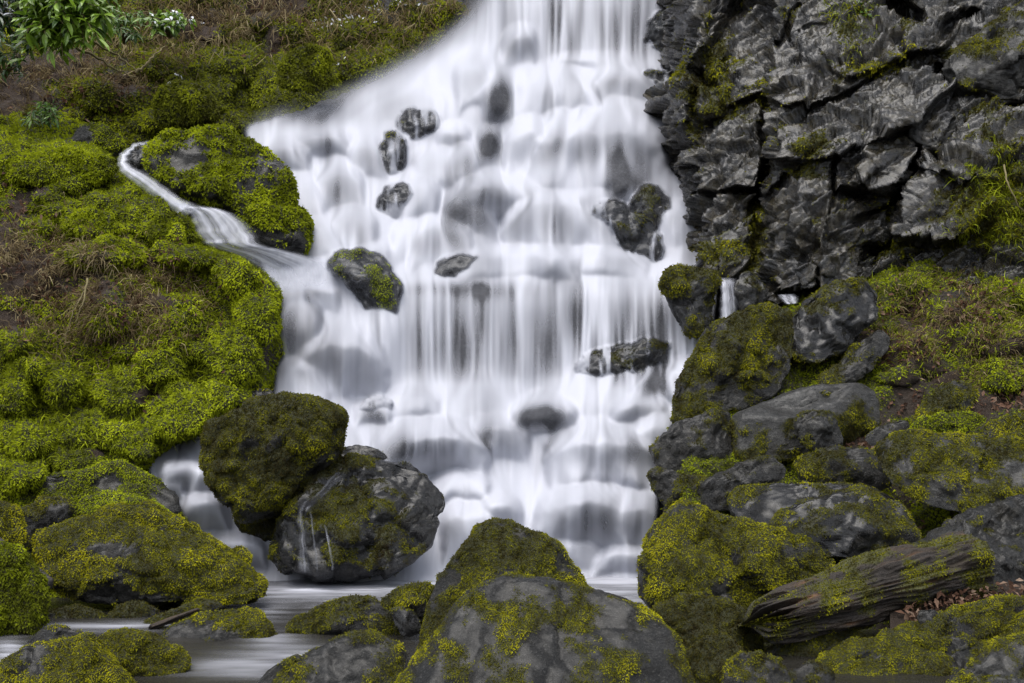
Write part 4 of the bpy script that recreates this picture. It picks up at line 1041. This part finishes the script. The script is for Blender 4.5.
# ------------------------------------------------------------------ small streams
def sheet(name, label, left, right, depths, nu=40, nv=120, dens=0.8, bulge=0.06, streak=0.25, seed=1, fade=0.12, thin=0.0, edge=0.0, top=0.1):
    r = np.random.default_rng(seed)
    left, right = np.array(left, float), np.array(right, float)
    k = np.linspace(0, 1, len(left)); v = np.linspace(0, 1, nv)
    sm = lambda a: np.convolve(np.pad(np.interp(v, k, a), 5, 'edge'), np.ones(11) / 11, 'valid')
    lx, ly, rx, ry, dd = sm(left[:, 0]), sm(left[:, 1]), sm(right[:, 0]), sm(right[:, 1]), sm(np.array(depths, float))
    vv = v * nv / 9.0
    jl = perlin(np.stack([vv, vv * 0 + seed, vv * 0], 1), 5) * edge; jr = perlin(np.stack([vv, vv * 0 + seed + 9, vv * 0], 1), 6) * edge
    lx, rx = lx + jl, rx + jr; ly, ry = ly + jl * .4, ry + jr * .4
    u = np.linspace(0, 1, nu)
    PX = lx[:, None] * (1 - u) + rx[:, None] * u
    PY = ly[:, None] * (1 - u) + ry[:, None] * u
    D = dd[:, None] - bulge * np.sin(math.pi * u)[None, :]
    Q = np.stack([PX.ravel() / 16, PY.ravel() / 40, np.full(PX.size, seed * 2.3)], 1)
    D = D - 0.03 * fbm(Q, 3, seed).reshape(PX.shape)
    s = r.normal(size=nu); s = np.convolve(np.pad(s, 2, 'wrap'), [.15, .25, .3, .25, .15], 'valid')[:nu]; s /= s.std() + 1e-6
    s2 = fbm(np.stack([np.tile(u * nu / 3.0, nv), np.repeat(v * 4, nu), np.full(nu * nv, seed * 1.1)], 1), 3, seed + 3).reshape(nv, nu)
    a = dens + streak * (0.4 * s[None, :] + 1.2 * s2) - thin
    e = np.minimum(sstep(0, fade, u), sstep(1, 1 - fade, u))[None, :]
    ev = np.minimum(sstep(0, top, v), sstep(1, 0.9, v))[:, None]
    a = np.clip(a, 0.03, 1) * e * ev
    V = unproj(PX, PY, D).reshape(-1, 3)
    idx = np.arange(nu * nv).reshape(nv, nu)
    Fq = np.stack([idx[:-1, :-1], idx[1:, :-1], idx[1:, 1:], idx[:-1, 1:]], -1).reshape(-1, 4)
    return structure(make_obj(name, V, Fq, M['fall'], {'veil': a.ravel()}), label, 'stream')


sheet('side_stream', 'thin side stream winding past the black rock at upper left',
      [(152, 140), (134, 142), (117, 155), (116, 170), (134, 184), (152, 198), (172, 212), (182, 220)],
      [(152, 146), (138, 149), (128, 158), (131, 165), (146, 172), (164, 184), (182, 198), (206, 206)],
      [11.5, 11.1, 10.9, 10.7, 10.5, 10.4, 10.25, 10.1], nu=24, nv=160, dens=0.72, streak=0.34, seed=4, bulge=0.05, fade=0.35, edge=3.5, top=0.05)
sheet('side_stream', 'white veil of the side stream dropping between moss and dome rock',
      [(174, 202), (186, 212), (194, 234), (204, 246), (236, 256), (262, 274), (268, 296)],
      [(214, 206), (238, 214), (256, 230), (262, 244), (300, 252), (336, 262), (340, 290)],
      [10.15, 10.1, 10.05, 10.0, 10.1, 10.15, 10.1], nu=60, nv=120, dens=0.62, streak=0.36, seed=6, fade=0.25, edge=4)
sheet('trickle', 'narrow spout of water falling between two rocks at the cliff foot',
      [(716, 276), (718, 284), (719, 300), (718, 318), (716, 332)], [(738, 277), (737, 284), (738, 300), (739, 318), (744, 326)],
      [10.3, 10.12, 10.05, 10.0, 9.95], nu=36, nv=80, dens=0.52, streak=0.42, seed=8, fade=0.3, edge=1.5, top=0.2)
sheet('trickle', 'white scrap of water showing behind the sloping mossy rock',
      [(776, 294), (779, 299), (786, 305)], [(798, 293), (800, 298), (798, 304)], [10.0, 9.9, 9.8], nu=20, nv=40, dens=0.5, streak=0.4, seed=9, fade=0.3)
for i, (l, r_, dd, dn) in enumerate([
    ([(337, 470), (326, 482), (316, 494), (302, 502), (298, 512)], [(347, 470), (340, 482), (330, 496), (318, 506), (310, 514)], [7.75, 7.62, 7.55, 7.5, 7.45], 0.10),
    ([(298, 503), (296, 520), (299, 535), (298, 552), (297, 576)], [(303, 503), (303, 520), (306, 535), (307, 552), (312, 576)], [7.45, 7.43, 7.42, 7.4, 7.4], 0.30),
    ([(308, 508), (311, 530), (314, 552), (316, 574)], [(312, 508), (314, 530), (317, 552), (319, 574)], [7.4, 7.38, 7.36, 7.36], 0.16),
    ([(322, 522), (326, 540), (329, 556), (331, 572)], [(326, 521), (330, 540), (333, 556), (335, 572)], [7.38, 7.36, 7.34, 7.34], 0.22)]):
    sheet('trickle', ['thin film of water crossing the shoulder of the wide wet boulder', 'leftmost trickle hanging from the wide wet boulder', 'middle trickle hanging from the wide wet boulder', 'rightmost thread of water on the wide wet boulder'][i], l, r_, dd, nu=18, nv=70, dens=dn * 0.8, streak=0.3, seed=20 + i, fade=0.45, bulge=0.01, edge=1.6, top=0.25)

# ------------------------------------------------------------------ logs
def log_mesh(name, label, p0, p1, r0, r1, mat, cat='log', grain=10, rough=1.0, moss_bias=None, flat=1.0, seed=0, splinter=0.2, moss='moss_yellow', tint=0.45, nu=96, nv=150):
    p0, p1 = np.array(p0), np.array(p1)
    ax = unit(p1 - p0); Lg = np.linalg.norm(p1 - p0)
    upv = np.array([0, 0, 1.0]); sx = unit(np.cross(ax, upv)); sz = unit(np.cross(sx, ax))
    t = np.linspace(0, 1, nv); th = np.linspace(0, 2 * math.pi, nu, endpoint=False)
    Tt, TH = np.meshgrid(t, th, indexing='ij')
    c = np.stack([np.cos(TH) * grain / 6.28, np.sin(TH) * grain / 6.28, Tt * Lg * 1.2 + seed], -1).reshape(-1, 3)
    g = fbm(c, 4, seed + 90, gain=0.6).reshape(Tt.shape)
    big = fbm(np.stack([np.cos(TH) * 1.1, np.sin(TH) * 1.1, Tt * Lg * 2.0 + seed], -1).reshape(-1, 3), 3, seed + 95).reshape(Tt.shape)
    rid = 1 - np.abs(g) * 2
    R = (r0 * (1 - Tt) + r1 * Tt) * (1 + rough * (0.45 * big + 0.16 * (rid - 0.5)))
    endf = np.minimum(sstep(-0.001, 0.05, Tt), sstep(1.001, 0.95, Tt))
    R = R * (0.02 + 0.98 * endf ** 0.6)
    along = Tt * Lg + splinter * r0 * 3 * g * (1 - sstep(0.0, 0.25, Tt))
    V = p0 + ax * along[..., None] + (sx * (np.cos(TH) * R)[..., None] + sz * (np.sin(TH) * R * flat)[..., None])
    V = V.reshape(-1, 3)
    idx = np.arange(nu * nv).reshape(nv, nu)
    n1 = np.roll(idx, -1, 1)
    Fq = np.stack([idx[:-1], n1[:-1], n1[1:], idx[1:]], -1).reshape(-1, 4)
    N = vnormals(V, Fq)
    if (N * (V - V.mean(0))).sum() < 0:
        Fq = Fq[:, ::-1]; N = -N
    mo = np.zeros(len(V))
    if moss_bias is not None:
        mo = sstep(0.42, 0.6, moss_bias + 0.6 * fbm(V * 5, 4, seed + 50) + 0.1 * N[:, 2])
    o = make_obj(name, V, Fq, M[mat], {'grain': np.clip(0.5 + 0.9 * g.ravel() + 0.3 * big.ravel(), 0, 1), 'moss': mo})
    tag(o, label, cat)
    if moss_bias is not None:
        moss_on(V, Fq, N, mo, M[moss], o, 0.8, 2.2, tint, patch=3)
    return o


log_mesh('rotten_log', 'crumbling rotten log with splintered dark end at lower right', unproj(764, 620, 5.55), unproj(972, 566, 5.95), 0.15, 0.27, 'wood', grain=34, rough=1.25, moss_bias=0.47, seed=3, splinter=0.9, flat=0.8, nu=220, nv=260)
log_mesh('weathered_log', 'dark weathered log end jammed between boulders at the left edge', unproj(-40, 518, 6.5), unproj(52, 588, 6.55), 0.055, 0.045, 'driftwood', grain=12, rough=0.5, seed=5)
log_mesh('bark_strip', 'brown strip of driftwood bark lying on the flat stone', unproj(150, 628, 6.2), unproj(200, 609, 6.25), 0.042, 0.03, 'wood', cat='driftwood', grain=14, rough=1.2, flat=0.4, seed=8, splinter=0.6)

# ------------------------------------------------------------------ plants
class Leaves:
    def __init__(s): s.V = []; s.F = []; s.t = []; s.n = 0

    def leaf(s, p, d, up, L, w, tint, fold=0.15):
        d = d / np.linalg.norm(d); side = np.cross(d, up); side /= (np.linalg.norm(side) + 1e-9)
        nrm = np.cross(side, d)
        pts = [p, p + d * L * .35 + side * w * .5 + nrm * w * fold, p + d * L * .7 + side * w * .42 + nrm * (w * fold - L * .03), p + d * L - nrm * L * .12,
               p + d * L * .7 - side * w * .42 + nrm * (w * fold - L * .03), p + d * L * .35 - side * w * .5 + nrm * w * fold, p + d * L * .35, p + d * L * .7 - nrm * L * .03]
        b = s.n
        s.V += pts
        s.F += [(b, b + 1, b + 6, b + 6), (b, b + 6, b + 5, b + 5), (b + 1, b + 2, b + 7, b + 6), (b + 6, b + 7, b + 4, b + 5), (b + 2, b + 3, b + 7, b + 7), (b + 7, b + 3, b + 4, b + 4)]
        s.t += [tint] * 8; s.n += 8

    def build(s, name, mat, parent):
        me_f = [f if f[2] != f[3] else f[:3] for f in s.F]
        me = bpy.data.meshes.new(name)
        org = np.array(parent.location) if parent is not None else np.array(s.V).mean(0)
        me.from_pydata([tuple(v - org) for v in s.V], [], me_f)
        a = me.attributes.new('tint', 'FLOAT', 'POINT'); a.data.foreach_set('value', np.array(s.t, np.float32))
        me.materials.append(mat)
        o = bpy.data.objects.new(name, me); COL.objects.link(o)
        if parent is not None: o.parent = parent
        else: o.location = org
        return o


def tube_mesh(paths, radii, sides=5):
    V = []; Fq = []; n = 0
    for P, r in zip(paths, radii):
        P = np.array(P, float)
        T = unit(np.gradient(P, axis=0))
        a = unit(np.cross(T, np.array([0.3, 0.5, 0.81]))); b = np.cross(T, a)
        for i in range(len(P)):
            rr = r * (1 - 0.7 * i / (len(P) - 1))
            for k in range(sides):
                th = k * 6.283 / sides
                V.append(P[i] + rr * (math.cos(th) * a[i] + math.sin(th) * b[i]))
        for i in range(len(P) - 1):
            for k in range(sides):
                q = n + i * sides + k; q2 = n + i * sides + (k + 1) % sides
                Fq.append((q, q2, q2 + sides, q + sides))
        n += len(P) * sides
    return np.array(V), np.array(Fq)


def empty(name, loc, label, cat, group=None):
    o = bpy.data.objects.new(name, None); COL.objects.link(o)
    o.location = loc; o.empty_display_size = 0.2
    return tag(o, label, cat, group)


def shrub(name, label, sprays, d, L, w, nl, tint, snow=0.0, cat='shrub', base=None, seed=0, droop=0.3):
    """sprays: list of (px, py) tips; each spray is a stem from the base carrying narrow leaves"""
    r = np.random.default_rng(seed)
    base = unproj(base[0], base[1], d + 0.4)
    root = empty(name, base, label, cat)
    lv = Leaves(); sn = Leaves(); paths = []; rad = []
    for px, py in sprays:
        tip = unproj(px, py, d + r.uniform(-0.5, 0.35))
        mid = (base + tip) / 2 + r.normal(size=3) * 0.1 + np.array([0, 0, 0.25])
        tt = np.linspace(0, 1, 7)[:, None]
        path = (1 - tt) ** 2 * base + 2 * tt * (1 - tt) * mid + tt ** 2 * tip
        paths.append(path); rad.append(0.012)
        ax = unit(tip - mid)
        tb = tint + r.normal() * 0.12
        for k in range(nl):
            f = 0.55 + 0.45 * k / nl
            p = path[min(6, int(f * 6))] * (1 - (f * 6) % 1) + path[min(6, int(f * 6) + 1)] * ((f * 6) % 1)
            dr = unit(ax * 0.5 + r.normal(size=3) * np.array([1, 0.8, 0.7]) + np.array([0, -0.25, -droop]))
            ll = L * r.uniform(0.7, 1.25)
            up = np.array([0, -0.5, 1.0]) + r.normal(size=3) * 0.3
            lv.leaf(p, dr, up, ll, w * r.uniform(0.8, 1.2), float(np.clip(tb + r.normal() * 0.13, 0, 1)))
            if r.random() < snow:
                sn.leaf(p + np.array([0, -0.01, 0.018]), dr, up, ll * 0.6, w * 0.8, r.random(), fold=0.3)
    V, Fq = tube_mesh(paths, rad)
    make_obj('stems', V, Fq, M['stem'], {'tint': np.full(len(V), 0.2)}, root)
    lv.build('foliage', M['leaf'], root)
    if sn.n: sn.build('snow', M['snow'], root)['kind'] = 'stuff'
    return root


rs = np.random.default_rng(3)
sp1 = [(rs.uniform(22, 116), rs.uniform(-28, 64)) for _ in range(150)]
sp1 = [(x, y) for x, y in sp1 if y < 62 - 0.40 * max(0, x - 50)]
shrub('evergreen_shrub', 'glossy green leaved shrub overhanging the hillside at the upper left', sp1, 12.0, 0.20, 0.06, 14, 0.92, 0.0, base=(60, 8), seed=1)
sp2 = [(rs.uniform(-30, 34), rs.uniform(-25, 48)) for _ in range(46)]
shrub('evergreen_shrub', 'dark shrub with snow dusted drooping leaves in the top left corner', sp2, 12.3, 0.20, 0.045, 12, 0.22, 0.12, base=(-8, 2), seed=2, droop=0.8)
sp3 = [(rs.uniform(-10, 26), rs.uniform(52, 84)) for _ in range(10)]
shrub('small_shrub', 'small leafy sprig on the bare soil below the dark shrub', sp3, 12.5, 0.13, 0.035, 9, 0.45, 0.0, base=(6, 78), seed=3)
sp4 = [(rs.uniform(148, 194), rs.uniform(17, 32)) for _ in range(30)]
shrub('small_shrub', 'low shrub with old snow lying on its leaves on the hillside', sp4, 13.6, 0.13, 0.05, 9, 0.75, 0.16, base=(170, 38), seed=4)
sp5 = [(rs.uniform(836, 878), rs.uniform(-4, 14)) for _ in range(14)]
shrub('small_shrub', 'little leafy plant growing from the top of the cliff', sp5, 11.5, 0.10, 0.05, 9, 0.6, 0.0, base=(856, 12), seed=5)

sp6 = [(rs.uniform(108, 142), rs.uniform(8, 40)) for _ in range(22)]
shrub('small_shrub', 'straggling leafy plant between the glossy shrub and the snowy shrub', sp6, 13.2, 0.16, 0.03, 9, 0.6, 0.0, base=(124, 44), seed=6, droop=0.6)
sp7 = [(rs.uniform(30, 62), rs.uniform(104, 124)) for _ in range(16)]
shrub('small_shrub', 'small green fern like plant on the soil above the left bank', sp7, 12.2, 0.13, 0.03, 9, 0.6, 0.0, base=(46, 124), seed=7)
# bare branches on the hillside
def branch(label, pts, d, r):
    P = np.array([unproj(x, y, d + dz) for x, y, dz in pts])
    t = np.linspace(0, 1, len(P)); tt = np.linspace(0, 1, 14)
    Q = np.stack([np.interp(tt, t, P[:, k]) for k in range(3)], 1)
    Q += np.random.default_rng(int(pts[0][0])).normal(size=Q.shape) * r * 0.5
    V, Fq = tube_mesh([Q], [r], 6)
    tag(make_obj('bare_branch', V, Fq, M['stem'], {'tint': np.full(len(V), 0.75)}), label, 'branch', 'bare branches on the hillside')


branch('long pale branch slanting right below the glossy shrub', [(68, 42, 0), (100, 60, -.1), (135, 78, -.1)], 12.6, 0.022)
branch('upper bare branch reaching down from the glossy shrub', [(85, 36, 0), (112, 52, -.1), (137, 70, -.15)], 12.6, 0.02)
branch('short bare branch rising to the snowy shrub', [(138, 72, -.1), (150, 60, -.1), (164, 46, 0)], 12.7, 0.02)
branch('thin bare twig hanging at the top of the hillside', [(98, 22, 0), (104, 34, -.1), (111, 46, -.1)], 13.0, 0.014)
branch('thin bare stem arching down the right cliff edge', [(1004, 165, 0), (1008, 185, -.1), (1018, 205, -.1), (1032, 220, 0)], 9.3, 0.009)
branch('bare root hanging over the left bank moss', [(88, 278, 0), (84, 300, -.1), (76, 322, -.1)], 8.9, 0.010)
branch('second thin root hanging on the left bank', [(85, 290, 0), (74, 310, -.1), (66, 335, -.1)], 8.9, 0.008)

# dry grass, litter, snow: nobody could count them
def blades(name, key, areas, nper, Lpx, wid, mat, hang=0.8, seed=0, tint=0.5, lift=0.5, flatlie=False):
    V, Fq, N, mo, o = ALLT[key]
    px, py = proj(V)
    mk = np.clip(gauss(px, py, [(*a, 1.0) for a in areas]), 0, 1)
    mk = mk * sstep(0.3, 0.6, 0.5 + 0.7 * fbm(V * 3, 2, 88 + seed))
    r = scatter(V, Fq, N, mk, nper)
    if r is None: return
    P, NN = r; n = len(P)
    if flatlie:
        CV, CF = cards(P, NN, Lpx * P[:, 1] / F * rng.uniform(.6, 1.3, n), wid, droop=0.3, lift=0.15, jit=0.9, bend=0.0)
        CV = CV + np.repeat(NN * 0.012, 4, 0)
    else:
        down = np.array([0, 0, -1.0])
        L = Lpx * P[:, 1] / F * rng.uniform(.5, 1.4, n)
        az = fbm(P * 2.5, 2, 66)[:, None] * np.array([[1.6, 0, 0]])
        d1 = unit(NN * lift + rng.normal(size=(n, 3)) * 0.45 + az + np.array([0, -.1, .25]))
        d2 = unit(d1 * 0.5 + down * hang + NN * 0.3 + rng.normal(size=(n, 3)) * 0.3)
        s = unit(np.cross(d1, rng.normal(size=(n, 3))))
        w = (wid * L)[:, None]
        A = P; B = P + d1 * L[:, None] * .45; C = B + d2 * L[:, None] * .55
        CV = np.stack([A - s * w * .5, A + s * w * .5, B + s * w * .4, B - s * w * .4, C + s * w * .08, C - s * w * .08], 1).reshape(-1, 3)
        b = (np.arange(n) * 6)[:, None]
        CF = np.concatenate([b + np.array([[0, 1, 2, 3]]), b + np.array([[3, 2, 4, 5]])], 0)
    k = 4 if flatlie else 6
    t = np.repeat(np.clip(tint + 0.3 * fbm(P * 4, 2, 3) + rng.normal(0, .2, n), 0, 1), k)
    ob = make_obj(name, CV, CF, mat, {'tint': t}, smooth=False)
    ob['kind'] = 'stuff'
    return ob


g1 = blades('dry_grass', 'hill', [(40, 70, 50, 10), (110, 80, 30, 12), (20, 100, 20, 14), (130, 20, 40, 12), (200, 16, 30, 10), (250, 6, 30, 8), (330, 10, 40, 12), (400, 14, 40, 14), (445, 22, 30, 16), (230, 34, 14, 10), (170, 52, 24, 10), (320, 22, 10, 14), (120, 40, 20, 10), (340, 50, 40, 10)], 0.14, 15, 0.05, M['straw'], tint=0.4, seed=1)
g1b = blades('dry_grass', 'hill', [(150, 30, 60, 20), (230, 20, 50, 14), (330, 14, 60, 16), (430, 16, 40, 14), (120, 60, 24, 10)], 0.03, 26, 0.035, M['straw'], tint=0.62, seed=11, hang=1.2)
g2 = blades('dry_grass', 'bank', [(88, 262, 26, 10), (70, 290, 26, 20), (110, 290, 26, 14), (60, 320, 20, 16), (20, 255, 30, 14), (150, 285, 30, 12), (100, 335, 30, 10), (150, 320, 30, 12), (80, 290, 40, 30)], 0.24, 15, 0.05, M['straw'], tint=0.48, seed=2)
g2b = blades('green_grass', 'bank', [(120, 345, 50, 20), (60, 400, 40, 24), (180, 380, 40, 24), (150, 300, 40, 14), (100, 430, 50, 14), (20, 230, 30, 14)], 0.05, 11, 0.09, M['moss_green'], tint=0.6, seed=12)
g3 = blades('dry_grass', 'rbank', [(950, 305, 40, 18), (930, 330, 30, 10), (1000, 300, 30, 30), (1000, 260, 20, 14), (960, 350, 40, 12), (990, 375, 30, 10)], 0.18, 12, 0.05, M['straw'], tint=0.42, seed=3)
g4 = blades('green_grass', 'rbank', [(950, 300, 50, 26), (1000, 330, 40, 30), (930, 350, 40, 14), (1005, 255, 30, 14)], 0.12, 11, 0.07, M['moss_green'], tint=0.5, seed=4)
g5 = blades('green_grass', 'cliff', [(1012, 210, 16, 22), (1000, 230, 26, 10), (850, 20, 14, 16), (985, 175, 14, 16)], 0.16, 12, 0.06, M['moss_green'], tint=0.5, seed=5)
l1 = blades('leaf_litter', 'hill', [(60, 90, 50, 20), (130, 85, 20, 14), (200, 25, 40, 10), (270, 20, 30, 14), (300, 8, 40, 8), (20, 120, 20, 20)], 0.035, 6, 0.5, M['litter'], seed=6, flatlie=True, tint=0.35)
l2 = blades('leaf_litter', 'bank', [(20, 262, 34, 26), (20, 300, 30, 20), (110, 330, 40, 16), (150, 290, 40, 20), (150, 262, 14, 6), (145, 392, 10, 12), (10, 210, 16, 20)], 0.06, 6, 0.5, M['litter'], seed=7, flatlie=True, tint=0.35)
l3 = blades('leaf_litter', 'rbank', [(975, 290, 20, 12), (890, 350, 40, 12), (940, 320, 40, 20), (1005, 400, 24, 12), (910, 400, 16, 12), (860, 446, 26, 6), (990, 560, 60, 40), (970, 600, 40, 14)], 0.09, 6.5, 0.5, M['litter'], seed=8, flatlie=True, tint=0.45)
s1 = blades('snow', 'hill', [(345, 14, 14, 3), (372, 8, 14, 3), (330, 26, 14, 4), (355, 22, 14, 3), (395, 4, 12, 3), (318, 34, 6, 3), (178, 84, 4, 3), (335, 68, 4, 2), (185, 20, 8, 3), (420, 6, 10, 3)], 0.07, 5, 0.5, M['snow'], seed=9, flatlie=True)

# leaves gathered in the pocket beside the log
def pocket_litter():
    n = 420
    r = np.random.default_rng(31)
    px = r.uniform(905, 1040, n); py = 606 - (px - 905) * 0.10 + r.normal(0, 7, n)
    P = unproj(px, py, 5.6 + r.normal(0, .04, n) - (py - 600) * 0.008)
    N = unit(np.array([[0, -0.6, 0.8]]) + r.normal(size=(n, 3)) * 0.3)
    CV, CF = cards(P, N, 0.05 * r.uniform(.5, 1.3, n), 0.45, lift=0.2, jit=0.9, bend=0.1)
    o = make_obj('leaf_litter', CV, CF, M['litter'], {'tint': np.repeat(np.clip(r.normal(.5, .25, n), 0, 1), 4)}, smooth=False)
    o['kind'] = 'stuff'
    # bed of earth under it
    PX, PY, Fq = grid(890, 1080, 575, 650, 3)
    V = unproj(PX, PY, 5.72 - (PY - 600) * 0.010).reshape(-1, 3)
    V[:, 2] += 0.03 * fbm(V * 6, 3, 2)
    structure(make_obj('soil', V, Fq, M['earth'], {'moss': np.zeros(len(V)), 'soil': np.ones(len(V))}))


pocket_litter()

# ------------------------------------------------------------------ light
SUN_EL, SUN_AZ = radians(72), radians(215)     # high, veiled by cloud, from behind the camera
world = bpy.data.worlds.new('World'); scene.world = world
world.use_nodes = True
nt = world.node_tree
for n in list(nt.nodes): nt.nodes.remove(n)
sky = nd(nt, 'ShaderNodeTexSky', sky_type='NISHITA')
sky.sun_disc = False
sky.sun_elevation = SUN_EL; sky.sun_rotation = SUN_AZ
sky.air_density = 1.0; sky.dust_density = 3.0
hs = nd(nt, 'ShaderNodeHueSaturation'); hs.inputs['Saturation'].default_value = 0.35
bg = nd(nt, 'ShaderNodeBackground'); bg.inputs['Strength'].default_value = 0.13
wo = nd(nt, 'ShaderNodeOutputWorld')
nt.links.new(sky.outputs[0], hs.inputs['Color']); nt.links.new(hs.outputs[0], bg.inputs[0]); nt.links.new(bg.outputs[0], wo.inputs[0])

sun = bpy.data.lights.new('sun', 'SUN'); sun.energy = 1.5; sun.angle = radians(60); sun.color = (1.0, 0.97, 0.93)
so = bpy.data.objects.new('sun', sun); COL.objects.link(so)
# direction to the sun: azimuth measured from +Y towards +X
dv = np.array([math.sin(SUN_AZ) * math.cos(SUN_EL), math.cos(SUN_AZ) * math.cos(SUN_EL), math.sin(SUN_EL)])
import mathutils
so.rotation_euler = mathutils.Vector(dv).to_track_quat('Z', 'Y').to_euler()
so.location = (0, 0, 30)

vs = scene.view_settings
vs.view_transform = 'Standard'; vs.look = 'None'; vs.exposure = 1.32; vs.gamma = 1.0
scene.cycles.transparent_max_bounces = 24
scene.cycles.max_bounces = 6
scene.cycles.diffuse_bounces = 3
scene.cycles.glossy_bounces = 3
